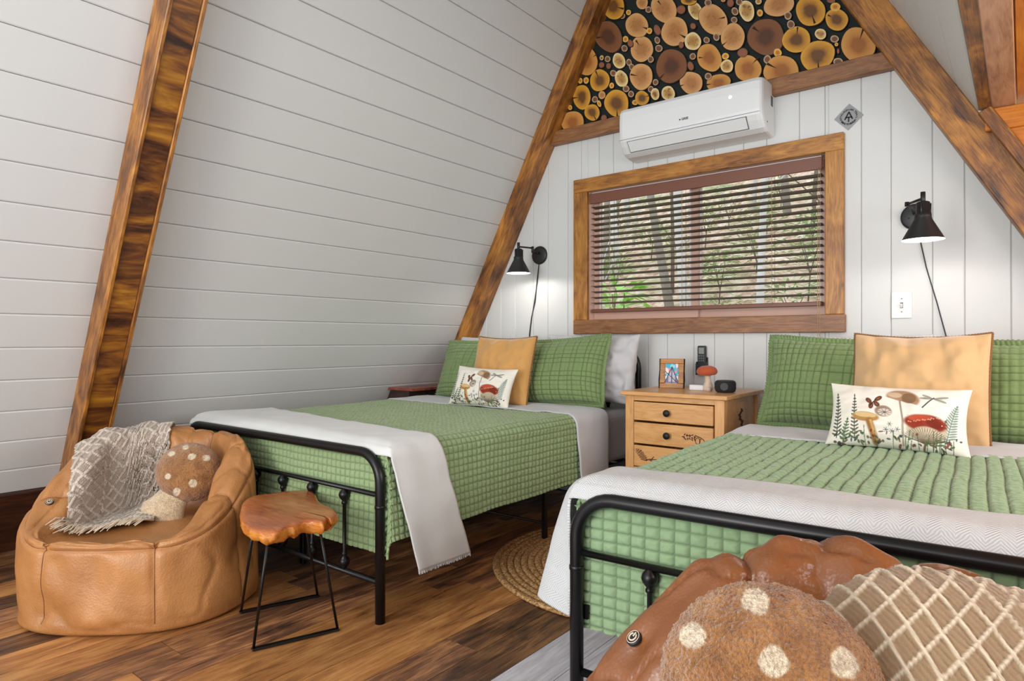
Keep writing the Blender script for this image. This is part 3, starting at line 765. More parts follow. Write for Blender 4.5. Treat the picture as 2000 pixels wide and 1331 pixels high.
# ------------------------------------------------------------------ beds
BW, BL = 1.365, 1.88
def make_bed(M, label):
    b = thing('bed_frame', label, 'bed', M)
    def A(r, z0, z1, y, lat=BW):     # arch from floor, over, to floor
        pts = [(0, y, 0), (0, y, z1-r)]
        pts += [(r-r*math.cos(a), y, z1-r+r*math.sin(a)) for a in [PI/2*i/8 for i in range(1, 9)]]
        pts += [(lat-r+r*math.sin(a), y, z1-r+r*math.cos(a)) for a in [PI/2*i/8 for i in range(0, 9)]]
        pts += [(lat, y, 0)]
        return pts
    rt = .0172
    tube('footboard_tube', A(.10, 0, .572, 0), rt, MT['metal'], b, 16, M=M)
    for x_ in (0, BW):
        Vv, Ff = lathe([(rt, .388), (rt+.0016, .389), (rt+.0016, .399), (rt, .40)], 20)
        obj('collar', mesh('collar', Vv, Ff, True), MT['metal'], b, M @ T(x_, 0, 0))
    tube('mid_rail', [(rt, 0, .433), (BW-rt, 0, .433)], .0085, MT['metal'], b, 10, M=M)
    tube('bottom_rail', [(rt, 0, .136), (BW-rt, 0, .136)], .010, MT['metal'], b, 10, M=M)
    bal = [(.0065, .140), (.008, .146), (.0175, .158), (.0205, .168), (.0175, .178), (.008, .19), (.0105, .194), (.0105, .200), (.0065, .204), (.0065, .372), (.0105, .376), (.0105, .382), (.008, .386), (.0175, .398), (.0205, .408), (.0175, .418), (.008, .428), (.0065, .43)]
    Vv, Ff = lathe(bal, 14); bme = mesh('baluster', Vv, Ff, True); bme.materials.append(MT['metal'])
    for i in range(1, 7): obj('baluster', bme, None, b, M @ T(BW*i/7, 0, 0))
    # headboard
    yh = BL
    hp = [(0, yh, 0), (0, yh, .80)]+[(.16-.16*math.cos(a), yh, .80+.13*math.sin(a)) for a in [PI/2*i/8 for i in range(1, 9)]]
    hp += [(BW-.16+.16*math.sin(a), yh, .80+.13*math.cos(a)) for a in [PI/2*i/8 for i in range(0, 9)]]+[(BW, yh, 0)]
    tube('headboard_tube', hp, rt, MT['metal'], b, 16, M=M)
    tube('headboard_rail', [(rt, yh, .80), (BW-rt, yh, .80)], .0085, MT['metal'], b, 10, M=M)
    tube('headboard_rail', [(rt, yh, .45), (BW-rt, yh, .45)], .0085, MT['metal'], b, 10, M=M)
    hb = [(.0065, .452), (.0065, .56), (.0175, .61), (.0205, .62), (.0175, .63), (.0065, .64), (.0065, .798)]
    Vv, Ff = lathe(hb, 12); hme = mesh('headboard_baluster', Vv, Ff, True); hme.materials.append(MT['metal'])
    for i in range(1, 7): obj('headboard_baluster', hme, None, b, M @ T(BW*i/7, yh, 0))
    for x_ in (.012, BW-.012): obj('side_rail', box_me('side_rail', (x_-.012, .012, .262), (x_+.012, yh-.012, .298), .002, 1), MT['metal'], b, M)
    for y_ in (.06, 1.08, 1.70):
        obj('cross_bar', box_me('cross_bar', (.02, y_-.011, .262), (BW-.02, y_+.011, .284), .002, 1), MT['metal'], b, M)
    for y_ in (1.08, 1.70):
        for x_ in ((.014, BW-.095) if y_ < 1.2 else (.014, BW-.03)):
            obj('leg', box_me('leg', (x_, y_-.011, 0), (x_+.022, y_+.011, .263), .002, 1), MT['metal'], b, M)
        tube('brace', [(.03, y_, .085), (BW-.09, y_, .085)], .006, MT['metal'], b, 8, M=M)
    obj('leg', box_me('leg', (BW/2-.045, .17, 0), (BW/2-.02, .19, .263), .002, 1), MT['metal'], b, M)
    for i in range(12): obj('bed_slat', box_me('bed_slat', (.022, .15+i*.145, .2845), (BW-.022, .20+i*.145, .2975), .001, 1), MT['metal'], b, M)
    return b

def fold1(d, r):
    """d: arc length past the start of the bend -> (outward, drop)"""
    a = np.clip(d/r, 0, PI/2); return np.where(d <= 0, d, r*np.sin(a)), np.where(d <= 0, 0, r*(1-np.cos(a))+np.maximum(0, d-r*PI/2))
HEM = {}
def drape(name, M, x0, x1, y0, y1, ztop, r, lh, rh, fh, mat, step, cell=None, amp=.004, flare=.03, fold=(0, 9), noise=.004, seed=0, parent=None, solid=.0, ytop=None, hemn=.01, label=None, cat=None, rib=None, dy=None, dx=None):
    """cloth over a box top: x0..x1, from the foot y0 to y1; lh/rh/fh = drop lengths (fh None = no foot drop)"""
    W = x1-x0; bend = r*PI/2-r
    a = np.arange(-round((lh+bend if lh else 0)/step), round((W+(rh+bend if rh else 0))/step)+1)*step; b0 = -(fh+bend) if fh is not None else 0
    b = np.arange(round(b0/step), round((y1-y0)/step)+1)*step; A, B = np.meshgrid(a, b, indexing='ij')
    c = A-W/2; s = np.sign(c); d = np.abs(c)-(W/2-r)
    rr = np.where(s > 0, rh > 0, lh > 0)
    o, da = fold1(d, r); o = np.where((d > 0) & (~rr), d, o); da = np.where((d > 0) & (~rr), 0, da)
    X = x0+W/2+s*((W/2-r)+o); 
    if fh is not None: oy, db = fold1(r-B, r); Y = y0+r-oy
    else: db = np.zeros_like(B); Y = y0+B
    if dy is not None: Y = Y+dy(A/W, da, B/max(y1-y0, .01))
    if dx is not None: X = X+s*dx(da, B/max(y1-y0, .01))
    drop = (da**4+db**4)**.25
    drop = np.minimum(drop, np.maximum(da, db)*1.06)
    # wavering hem
    tail = np.maximum(da, db); Z = ztop-drop*(1+hemn*3*vnoise(A*2.2+3, B*2.2, seed=seed)*sstep(.05, .3, tail))
    X = X+s*da*flare*(da > db*.5)*(1+.9*np.sin(B*fold[1]*2+seed))+s*fold[0]*np.sin(B*fold[1]*PI+2*np.sin(B*3+seed))*sstep(0, .25, da)
    if fh is not None: Y = Y-db*flare*.6*(db > da*.5)-fold[0]*.8*np.sin(A*fold[1]*PI+seed)*sstep(0, .25, db)
    Z = Z+noise*vnoise(A*4, B*4, seed=seed+1)*(tail < .02)
    P = np.stack([X, Y, Z], -1)
    du = np.gradient(P, axis=0); dv = np.gradient(P, axis=1); N = np.cross(du, dv); L = np.linalg.norm(N, axis=-1, keepdims=True)
    ok = L > step*step*.15; N = np.where(ok, N/np.maximum(L, 1e-12), np.array([0, 0, 0.0]))
    h = noise*.5*vnoise(A*14, B*14, seed=seed+2)*1.0
    if cell is not None:
        wa = A+.0006*vnoise(A*9, B*9, seed=seed+5); wb_ = B+.0006*vnoise(A*9+7, B*9, seed=seed+6)
        P[..., 0] += .004*vnoise(A*7, B*7, seed=seed+15)*(tail < .05); P[..., 1] += .004*vnoise(A*7+9, B*7, seed=seed+16)*(tail < .05); P[..., 2] += .003*vnoise(A*7, B*7, seed=seed+17)*(tail > .05)
        q = (1-np.exp(-np.abs(np.sin(PI*wa/cell[0]))/.28))*(1-np.exp(-np.abs(np.sin(PI*wb_/cell[1]))/.28)); h = h+amp*(q-.8)
        h = h+amp*.35*vnoise(A*120, B*120, seed=seed+9)*q
    if rib is not None: h = h+rib[1]*np.sin(2*PI*A/rib[0])
    P = P+N*h[..., None]; st_ = None
    if cell is not None:
        ln_ = lambda t, c_: 1-sstep(.0007, .0024, np.abs((t/c_+.5) % 1-.5)*c_)
        k_ = np.maximum(ln_(wa, cell[0]), ln_(wb_, cell[1])); st_ = np.stack([k_, k_, k_, np.ones_like(k_)], -1).reshape(-1, 4)
    V = P.reshape(-1, 3); uv = np.stack([A, B], -1).reshape(-1, 2)
    me = fast_mesh(name, V, grid_faces(len(a), len(b)), True, uv, st_)
    ob = obj(name, me, mat, parent, M); HEM[name] = V[-len(b):].copy()
    if solid:
        md = ob.modifiers.new('thickness', 'SOLIDIFY'); md.thickness = solid; md.offset = -1
    if label: tag(ob, label, cat)
    return ob

def pillow(name, W, H, Tk, mat, M, label=None, cat='pillow', cell=None, amp=.003, pinch=.05, nz=.006, seed=0, n=(60, 46), colfn=None, trim=None, sag=0, flange=None, parent=None, wrn=3.5, power=.55, group=None):
    u = np.sin(np.linspace(-PI/2, PI/2, n[0]))*.35+np.linspace(-1, 1, n[0])*.65; v = np.sin(np.linspace(-PI/2, PI/2, n[1]))*.35+np.linspace(-1, 1, n[1])*.65
    U, Vv = np.meshgrid(u, v, indexing='ij')
    def surf(sgn):
        X = W/2*U*(1-pinch*(1-Vv**2)*U**2); Z = H/2*Vv*(1-pinch*1.2*(1-U**2)*Vv**2)
        Z = Z-sag*(1-U**2)*sstep(-.2, 1, Vv)
        t = (np.clip(1-np.abs(U)**2.4, 0, 1)**power)*(np.clip(1-np.abs(Vv)**2.4, 0, 1)**power)
        t = t*(1-.18*Vv)
        wr_ = nz*vnoise(U*wrn+seed, Vv*wrn*.8, seed=seed)+nz*.5*vnoise(U*wrn*2.2, Vv*wrn*2, seed=seed+3)
        wr_ = wr_+sag*.5*np.sin(U*9+Vv*3+seed)*sstep(.1, .8, Vv)*(1-sstep(.85, 1, Vv))
        if sag: wr_ = wr_+2.0*sag*np.abs(np.sin(U*6.5+1.2*Vv+seed*.7))*sstep(.25, .85, Vv)
        Y = sgn*(Tk/2*t+wr_*t**.4)
        P = np.stack([X, Y, Z], -1)
        Nn = np.cross(np.gradient(P, axis=0), np.gradient(P, axis=1)); Nn = Nn/np.maximum(np.linalg.norm(Nn, axis=-1, keepdims=True), 1e-12)*(-1 if sgn > 0 else 1)
        if cell:
            q = (1-np.exp(-np.abs(np.sin(PI*U*W/2/cell))/.3))*(1-np.exp(-np.abs(np.sin(PI*Vv*H/2/cell))/.3))
            e = sstep(0, .12, t); P = P+Nn*(amp*(q-.8)*e)[..., None]
        return P
    Pf = surf(-1); Pb = surf(1)
    b = (np.abs(U) > .9999) | (np.abs(Vv) > .9999)
    for P in (Pf, Pb): P[b, 1] = 0
    off = n[0]*n[1]; Q = np.concatenate([grid_faces(n[0], n[1]), grid_faces(n[0], n[1], off=off, flip=True)])
    V = np.concatenate([Pf.reshape(-1, 3), Pb.reshape(-1, 3)])
    # weld border
    idx = np.arange(2*off); bi = np.where(b.ravel())[0]; idx[bi+off] = bi; Q = idx[Q]
    uv = np.concatenate([np.stack([U*W/2, Vv*H/2], -1).reshape(-1, 2)]*2); col = None
    if colfn is not None:
        cf = colfn((U+1)/2, (1-Vv)/2).reshape(-1, 4); cb = np.tile(np.array(lin((222, 216, 204))), (off, 1)) if colfn is not None and not getattr(colfn, 'both', 0) else colfn((U+1)/2, (1-Vv)/2).reshape(-1, 4)
        col = np.concatenate([cf, cb])
    if cell:
        ln_ = lambda t: 1-sstep(.0007, .0022, np.abs((t/cell+.5) % 1-.5)*cell)
        k_ = np.maximum(ln_(U*W/2), ln_(Vv*H/2)).reshape(-1); k_ = np.concatenate([k_, k_]); col = np.stack([k_, k_, k_, np.ones_like(k_)], -1)
    me = fast_mesh(name, V, Q, True, uv, col)
    o = obj(name, me, mat, parent, M)
    if label: tag(o, label, cat, group)
    per = [Pf[i, 0] for i in range(n[0])]+[Pf[-1, j] for j in range(1, n[1])]+[Pf[i, -1] for i in range(n[0]-2, -1, -1)]+[Pf[0, j] for j in range(n[1]-2, 0, -1)]
    if trim:
        Vt, Ft = sweep([Vector(p) for p in per], [trim[0]*(1+.35*(i % 2)) for i in range(len(per))], 6, True); obj('piping', mesh('piping', Vt, Ft, True), trim[1], o, M)
    if flange:
        rs = random.Random(seed); Vf = []; Ff = []; m_ = len(per)
        for i, p in enumerate(per):
            p = Vector(p); c = Vector((p.x/W*2, 0, p.z/H*2)); out = Vector((np.sign(c.x)*max(0, abs(c.x)-.80)*5, 0, np.sign(c.z)*max(0, abs(c.z)-.80)*5)); out = out.normalized() if out.length > 0 else c.normalized()
            wv = .007*math.sin(i*1.9+rs.random())
            Vf += [tuple(p-out*.004), tuple(p+out*flange+Vector((0, wv, 0))), tuple(p+out*flange+Vector((0, wv+.006, 0))), tuple(p-out*.004+Vector((0, .006, 0)))]
        for i in range(m_):
            j = (i+1) % m_
            for k in range(4): k2 = (k+1) % 4; Ff.append((i*4+k, j*4+k, j*4+k2, i*4+k2))
        obj('flange', mesh('flange', Vf, Ff, True), mat, o, M)
    return o

# ---- bed 1 and its bedding
M1 = T(-3.08, 1.449, 0)
make_bed(M1, 'black metal bed frame with arched footboard beside the sloping left wall')
def mattress(M, lab):
    return tag(obj('mattress', box_me('mattress', (.01, .035, .30), (BW-.01, BL-.02, .575), .045, 5), MT['sheet'], None, M), lab, 'mattress')
mattress(M1, 'mattress in a grey fitted sheet on the bed by the left wall')
drape('quilt', M1, -.012, BW+.012, .022, 1.225, .60, .055, .26, .27, .31, MT['quilt'], .0045, cell=(.027, .027), amp=.0065, flare=.05, fold=(.004, 2.2), seed=1,
      label='sage green box-stitched quilt spread over the bed by the left wall', cat='quilt', solid=.008)
drape('folded_sheet', M1, -.015, BW+.015, 1.20, 1.52, .604, .055, .24, .265, None, MT['fold'], .012, flare=.05, fold=(.006, 4), noise=.006, seed=2,
      label='pale grey top sheet folded back below the pillows of the left bed', cat='sheet', solid=.006)
o = drape('throw_blanket', M1, -.030, BW+.032, .010, .25, .617, .06, .12, .40, -.012, MT['throwplain'], .008, flare=.06, fold=(.004, 2.2), noise=.007, seed=1, solid=.007,
      dy=lambda a, da, bf: np.clip(bf, 0, 1)*np.clip(1-a, 0, 1)*.17+da*(.20+.06*bf), label='off-white gauzy throw blanket across the foot of the left bed, hanging over its side', cat='blanket')
# fringe of the gauze throw
fr = random.Random(8); parts = []; hv = HEM['throw_blanket']
for i in range(90):
    q = i/89*(len(hv)-1.001); k = int(q); x_, y_, z_ = hv[k]*(1-(q-k))+hv[k+1]*(q-k)
    parts.append(sweep([(x_-.003, y_, z_+.004), (x_-.003+.003*fr.random(), y_+.004*(fr.random()-.5), z_-.008-.006*fr.random())], .0011, 4))
f_ = obj('fringe', mesh('fringe', *join(parts)), MT['throwplain'], o, M1); f_['kind'] = 'stuff'
# pillows of bed 1 (world placement)
def PM(x, y, z, yaw, lean, roll=0): return T(x, y, z) @ RZ(R(yaw)) @ RX(R(-lean)) @ RY(R(roll))
pillow('sleeping_pillow', .62, .40, .18, MT['pillow'], PM(-1.98, 3.23, .80, 0, 12), 'crumpled pale grey pillow on the left bed, beside the nightstand', nz=.03, seed=11, wrn=4, pinch=.05)
pillow('sleeping_pillow', .62, .38, .16, MT['pillow'], PM(-2.72, 3.24, .80, 0, 12), 'pale grey pillow mostly hidden behind the green sham nearest the sloping wall', nz=.02, seed=12)
pillow('pillow_sham', .62, .38, .19, MT['sham'], PM(-2.70, 3.08, .765, 0, 20), 'sage green quilted sham nearest the sloping wall, on the left bed', cell=.027, amp=.0075, n=(150, 100), seed=13, flange=.022, pinch=.03)
pillow('pillow_sham', .62, .39, .20, MT['sham'], PM(-2.09, 3.05, .78, 2, 20, -4), 'green quilted sham with a pointed upper corner, right of the mustard pillow', cell=.027, amp=.0075, n=(150, 100), seed=14, flange=.022, pinch=.06)
pillow('square_pillow', .40, .40, .14, MT['gold'], PM(-2.33, 2.86, .79, 4, 16), 'mustard velvet square pillow with a brown piped edge, upright on the left bed', trim=(.0045, MT['goldtrim']), seed=15, sag=.008, nz=.012, pinch=.035)

# ---- printed cushion artwork
def botanical(u, v):
    H_, W_ = u.shape; C = np.tile(np.array(lin((232, 227, 216))), (H_, W_, 1)); x = u*1.9; y = v
    def put(mask, c, k=1.0):
        cc = np.array(lin(c)); m = np.clip(mask, 0, 1)[..., None]*k; C[...] = C*(1-m)+cc*m
    def ell(cx, cy, rx, ry, a=0):
        ca, sa = math.cos(a), math.sin(a); dx = x-cx; dy_ = y-cy; p = (dx*ca+dy_*sa)/rx; q = (-dx*sa+dy_*ca)/ry; return 1-sstep(.85, 1.08, np.sqrt(p*p+q*q))
    def seg(x0, y0, x1, y1, w_):
        dx, dy_ = x1-x0, y1-y0; t = np.clip(((x-x0)*dx+(y-y0)*dy_)/(dx*dx+dy_*dy_), 0, 1); d = np.hypot(x-x0-t*dx, y-y0-t*dy_); return 1-sstep(w_*.6, w_*1.3, d)
    def fern(x0, y0, x1, y1, w_, c, n_=13):
        put(seg(x0, y0, x1, y1, .007), c)
        L = math.hypot(x1-x0, y1-y0); tx, ty = (x1-x0)/L, (y1-y0)/L
        for i in range(n_):
            f = (i+.5)/n_; l = w_*(1-f)**.6; px_, py_ = x0+(x1-x0)*f, y0+(y1-y0)*f
            for s_ in (-1, 1):
                ex, ey = px_+(-ty*s_*.8+tx*.5)*l, py_+(tx*s_*.8+ty*.5)*l; put(ell((px_+ex)/2, (py_+ey)/2, l*.5, .013, math.atan2(ey-py_, ex-px_)), c, .9)
    dg, mg, bl_ = (46, 62, 44), (76, 104, 66), (112, 138, 130)
    fern(.16, .92, .10, .20, .10, dg); fern(.43, .95, .37, .22, .09, (54, 70, 56)); fern(.27, .97, .30, .62, .10, mg, 7); fern(1.62, .85, 1.76, .30, .15, bl_, 14); fern(1.48, .95, 1.62, .55, .12, mg, 8)
    for (cx, cy, a) in ((.585, .33, .9), (.715, .29, -.7), (.625, .415, 1.6), (.70, .385, .9)): put(ell(cx, cy, .062, .036, a), (104, 62, 46)); put(ell(cx, cy, .026, .014, a), (140, 88, 62))
    put(seg(.61, .42, .68, .31, .008), (50, 30, 24))
    # tall pale-brown cap
    put(seg(1.0, .30, 1.06, .62, .013), (150, 138, 122)); put(seg(1.06, .62, 1.08, .97, .016), (168, 156, 138))
    put(ell(1.04, .27, .235, .155, .25)*(y < .27+(x-1.04)*.30+.05), (166, 132, 102)); put(ell(1.12, .26, .10, .09, .5), (112, 82, 58), .7); put(ell(.93, .21, .10, .05, .1), (206, 180, 152), .8)
    # small gilled cap
    put(ell(.80, .50, .12, .095, .15), (150, 130, 112)); put(ell(.82, .52, .095, .06, .15), (206, 196, 184)); 
    for i in range(9): put(seg(.82, .52, .82+.09*math.cos(i*.7), .52+.055*math.sin(i*.7), .004), (96, 84, 74))
    # chanterelle
    put(ell(.56, .60, .20, .075, .10), (176, 134, 78)); put(ell(.56, .575, .16, .04, .1), (214, 184, 130)); put(seg(.62, .66, .72, .95, .05), (158, 112, 60)); put(seg(.64, .66, .73, .92, .018), (206, 164, 104))
    # red cap with pale gills
    put(ell(1.37, .74, .27, .16, 0)*(y > .68), (196, 182, 158))
    for i in range(26):
        a = -.1+PI*1.06*i/25; put(seg(1.36, .93, 1.36+.27*math.cos(a), .86-.16*abs(math.sin(a))+.0, .0045), (92, 76, 62), .8)
    put(ell(1.35, .63, .29, .135, .05)*(1-ell(1.37, .80, .20, .12)), (140, 54, 36)); put(ell(1.46, .62, .13, .07, .4)*(1-ell(1.37, .80, .20, .12)), (110, 38, 26), .7); put(ell(1.28, .56, .16, .05, -.1), (196, 88, 62), .7)
    for i in range(16): put(ell(1.12+.47*((i*.618) % 1), .53+.12*((i*.37) % 1), .011, .009), (226, 176, 150), .8)
    put(seg(1.36, .90, 1.34, .99, .016), (120, 100, 76))
    # dragonfly
    put(seg(1.30, .40, 1.44, .22, .010), (66, 74, 66))
    for (a, l) in ((-.25, .20), (.25, .18), (PI-.05, .17), (PI+.4, .15)): put(ell(1.43+l*.55*math.cos(a), .24+l*.55*math.sin(a), l*.5, .026, a), (150, 150, 140), .75); put(seg(1.43, .24, 1.43+l*math.cos(a), .24+l*math.sin(a), .004), (70, 70, 62))
    # undergrowth
    rr = random.Random(4)
    for i in range(70):
        cx = .1+1.72*rr.random(); cy = .80+.2*rr.random(); c = rr.choice([dg, mg, (58, 80, 84), (104, 86, 56), (130, 60, 44), (70, 92, 60)]); put(ell(cx, cy, .018+.026*rr.random(), .010+.008*rr.random(), rr.random()*3), c, .9)
    for i in range(16):
        cx = .2+1.5*rr.random(); put(seg(cx, 1.0, cx+.08*(rr.random()-.5), .72+.12*rr.random(), .005), mg); 
    for (cx, cy) in ((.90, .70), (.93, .80), (.85, .78), (1.0, .77)): 
        for k in range(6): put(seg(cx, cy, cx+.035*math.cos(k), cy+.035*math.sin(k), .004), (84, 100, 112))
    e = sstep(0, .03, np.minimum(np.minimum(u, 1-u), np.minimum(v, 1-v)))
    return C
pillow('lumbar_pillow', .40, .23, .11, MT['print'], PM(-2.33, 2.69, .705, 6, 24, 2), 'white mushroom-print lumbar cushion leaning on the mustard pillow of the left bed', colfn=botanical, n=(300, 180), seed=21, nz=.005, pinch=.07)

# ---- bed 2 and its bedding
M2 = T(-.876, 1.37, 0) @ RZ(R(2.6))
make_bed(M2, 'black metal bed frame with arched footboard in the right foreground')
mattress(M2, 'mattress in a grey fitted sheet on the foreground bed')
drape('quilt', M2, -.012, BW+.012, .022, 1.11, .60, .055, .27, .24, .31, MT['quilt2'], .0046, cell=(.0368, .0276), amp=.0095, flare=.03, fold=(.006, 2.6), seed=31,
      label='sage green box-stitched quilt spread over the foreground bed', cat='quilt', solid=.008)
drape('folded_sheet', M2, -.015, BW+.015, 1.085, 1.42, .604, .055, .26, .2, None, MT['fold'], .012, flare=.05, fold=(.006, 4), noise=.006, seed=32,
      label='pale grey top sheet folded back below the pillows of the foreground bed', cat='sheet', solid=.006)
drape('throw_blanket', M2, -.034, BW+.03, .008, .19, .620, .07, .29, .1, -.012, MT['throw'], .0045, flare=.0, dx=lambda da, bf: (np.clip(da, 0, 1)/.30)**.7*(-.010+.122*sstep(-.15, .45, bf)-.02*sstep(.5, 1, bf)), fold=(.003, 2.6), noise=.006, seed=31, solid=.008,
      dy=lambda a, da, bf: -da*.04*(1-bf)+.02*np.sin(a*5)*bf, label='pale grey herringbone throw blanket across the foot of the foreground bed', cat='blanket')
pillow('sleeping_pillow', .62, .40, .16, MT['pillow'], PM(-.60, 3.17, .79, 0, 10), 'lavender-grey pillow peeping above the left green sham of the foreground bed', nz=.02, seed=41)
pillow('pillow_sham', .61, .39, .20, MT['sham'], PM(-.60, 2.98, .775, -2, 18, 2), 'green quilted sham on the foreground bed, next to the nightstand', cell=.028, amp=.008, n=(150, 110), seed=43, flange=.024, pinch=.07)
pillow('pillow_sham', .62, .38, .20, MT['sham'], PM(.07, 2.96, .765, 0, 18), 'green quilted sham cut off by the right edge of the picture', cell=.028, amp=.008, n=(150, 110), seed=44, flange=.024, pinch=.03)
pillow('square_pillow', .43, .42, .16, MT['gold2'], PM(-.300, 2.75, .785, 0, 17), 'camel-coloured velvet square pillow with whip-stitched edge, upright on the foreground bed', trim=(.0045, MT['goldtrim']), seed=45, sag=.010, nz=.014, pinch=.035, n=(90, 70))
pillow('lumbar_pillow', .415, .23, .12, MT['print'], PM(-.335, 2.50, .70, 3, 26, 1), 'white mushroom-print lumbar cushion leaning on the camel pillow of the foreground bed', colfn=botanical, n=(360, 210), seed=46, nz=.006, pinch=.07)
# loose corner of cloth under the foreground bed
V = []; 
for i in range(9):
    for j in range(7):
        a = i/8; b = j/6; V.append((.05+.085*a+.02*b, .05+.02*math.sin(a*9), .30-.115*b*(1-abs(a-.5)*1.1)-.01))
drp = mesh('hanging_corner', V, [tuple(q) for q in grid_faces(9, 7)], True); hc = obj('sheet_corner', drp, MT['quilt2'], None, M2); hc.modifiers.new('thickness', 'SOLIDIFY').thickness = .004
tag(hc, 'loose pointed corner of bed linen hanging under the foreground bed behind its footboard post', 'bed linen')

# ------------------------------------------------------------------ nightstand
NX0, NX1, NY0, NY1, NZ = -1.545, -1.05, 2.86, 3.36, .712
ns_ = thing('nightstand', 'honey pine nightstand with three drawers and dark knobs between the beds', 'nightstand', T((NX0+NX1)/2, (NY0+NY1)/2, 0))
def nb(name, a, b, bev=.002, mat='night', par=None, horiz=True):
    c = Vector(((a[0]+b[0])/2, (a[1]+b[1])/2, (a[2]+b[2])/2)); 
    if horiz: me = box_me(name, tuple(a[i]-c[i] for i in range(3)), tuple(b[i]-c[i] for i in range(3)), bev, 2); M = T(*c)
    else:
        # vertical grain: local X = world Z
        hx, hy, hz_ = (b[0]-a[0])/2, (b[1]-a[1])/2, (b[2]-a[2])/2
        me = box_me(name, (-hz_, -hy, -hx), (hz_, hy, hx), bev, 2); M = T(*c) @ RY(R(-90))
    return obj(name, me, MT[mat], par or ns_, M)
nb('top', (NX0-.018, NY0-.018, NZ-.020), (NX1+.018, NY1+.01, NZ), .004)
for x_ in (NX0, NX1-.045):
    for y_ in (NY0, NY1-.045): nb('leg', (x_, y_, 0), (x_+.045, y_+.045, NZ-.02), .003, 'night', None, False)
nb('back_panel', (NX0+.045, NY1-.02, .33), (NX1-.045, NY1-.008, NZ-.02))
for x_ in (NX0+.012, NX1-.022):
    nb('side_panel', (x_, NY0+.045, .33), (x_+.010, NY1-.045, NZ-.02), .001, 'night', None, True)
    nb('side_rail', (x_-.008, NY0+.045, .31), (x_+.018, NY1-.045, .345), .001)
nb('bottom_rail', (NX0+.045, NY0+.004, .315), (NX1-.045, NY0+.03, .342), .001)
nb('top_rail', (NX0+.045, NY0+.004, NZ-.045), (NX1-.045, NY0+.03, NZ-.02), .001)
nb('shelf', (NX0+.045, NY0+.03, .32), (NX1-.045, NY1-.045, .335), .001)
def lathe_at(name, prof, mat, par, M, n=20): return obj(name, mesh(name, *lathe(prof, n), True), mat, par, M)
def motif(shapes, par, M, thick=.0012, mat=None):
    parts = []
    for (cx, cz, a, b, rot) in shapes:
        n = 8; V = []; q = R(rot)
        for yy in (0, -thick):
            for k in range(n):
                t = 2*PI*k/n; ex, ez = a*math.cos(t), b*math.sin(t); V.append((cx+ex*math.cos(q)-ez*math.sin(q), yy, cz+ex*math.sin(q)+ez*math.cos(q)))
        parts.append((V, [tuple(range(n)), tuple(range(n, 2*n))[::-1]]+[(k, (k+1) % n, n+(k+1) % n, n+k) for k in range(n)]))
    return obj('burned_motif', mesh('burned_motif', *join(parts)), mat or MOT, par, M)
MOT = plain('burned_brown', (88, 46, 26), .7)
dzs = [(.575, .665), (.46, .571), (.345, .456)]
for i, (z0, z1) in enumerate([(.570, .664), (.458, .564), (.346, .452)]):
    dr = nb('drawer', (NX0+.049, NY0-.006, z0+.002), (NX1-.049, NY0+.016, z1-.002), .004)
    cx = (NX0+NX1)/2-.018; cz = (z0+z1)/2
    lathe_at('knob', [(.006, 0), (.006, .010), (.012, .014), (.0165, .019), (.0165, .024), (.012, .029), (.0, .030)], MT['knob'], dr, T(cx, NY0-.006, cz) @ RX(R(90)))
    if i == 1:
        sh = []
        for k in range(16): sh.append((.075+.004*k+.004*math.sin(k*2), -.004+.011*math.sin(k*1.7)+.006, .0065, .0028, k*47))
        for (ax, az) in ((.145, -.012), (.165, -.014)): sh += [(ax+.011*math.cos(t), az+.014*math.sin(t), .005, .0018, math.degrees(t)+90) for t in [k*PI/5 for k in range(10)]]
        sh += [(.135+.006*k, .012-.002*k, .005, .0022, -20) for k in range(5)]
        motif(sh, dr, T(cx, NY0-.0060, cz))
    if i == 2:
        sh = []
        for r_ in range(9):
            for c_ in range(3+min(r_, 8-r_)):
                m_ = (3+min(r_, 8-r_)); sh.append((-.165+.0065*r_+.002*(c_ % 2), .016-.0045*r_+(c_-(m_-1)/2)*.0068+.004, .0046, .0018, 50 if c_ > m_/2 else -10))
        sh += [(-.105, -.018, .020, .0025, 18), (-.080, -.008, .014, .0022, 50), (-.075, -.014, .020, .0022, 8), (-.082, -.022, .018, .0022, -14)]
        motif(sh, dr, T(cx, NY0-.0060, cz+.004))
# carved relief on the right side panel
sh = [(.0+.018*math.sin(k*1.1), -.11+.012*k, .016, .006, 30 if k % 2 else -30) for k in range(19)]
motif(sh, ns_, T(NX1-.012, (NY0+NY1)/2, .52) @ RZ(R(90)), .003, MOT)

# ---- things on the nightstand
PF = T(-1.435, 3.15, NZ) @ RZ(R(14)) @ RX(R(-9))
pf = thing('picture_frame', 'small live-edge wooden picture frame with an abstract painting, on the nightstand', 'picture frame', PF)
fw, fh_ = .122, .155
for (a, b) in (((-fw/2, 0, 0), (fw/2, .014, .026)), ((-fw/2, 0, fh_-.026), (fw/2, .014, fh_))): obj('frame_bar', box_me('frame_bar', a, b, .003, 2), MT['trim'], pf, PF)
for s_ in (-1, 1):
    a, b = sorted((s_*fw/2, s_*(fw/2-.027))); obj('frame_bar', box_me('frame_bar', (a, 0, .026), (b, .014, fh_-.026), .003, 2), MT['trim'], pf, PF)
obj('bark_edge', mesh('bark_edge', *sweep([(-fw/2, .007, 0), (-fw/2-.002, .007, fh_*.3), (-fw/2+.001, .007, fh_*.6), (-fw/2, .007, fh_)], .006, 6)), MT['bark'], pf, PF)
obj('bark_edge', mesh('bark_edge', *sweep([(fw/2, .007, 0), (fw/2+.002, .007, fh_*.3), (fw/2-.001, .007, fh_*.6), (fw/2, .007, fh_)], .006, 6)), MT['bark'], pf, PF)
nx_, nz_ = 60, 90; ux, uz = np.meshgrid(np.linspace(0, 1, nx_), np.linspace(0, 1, nz_), indexing='ij')
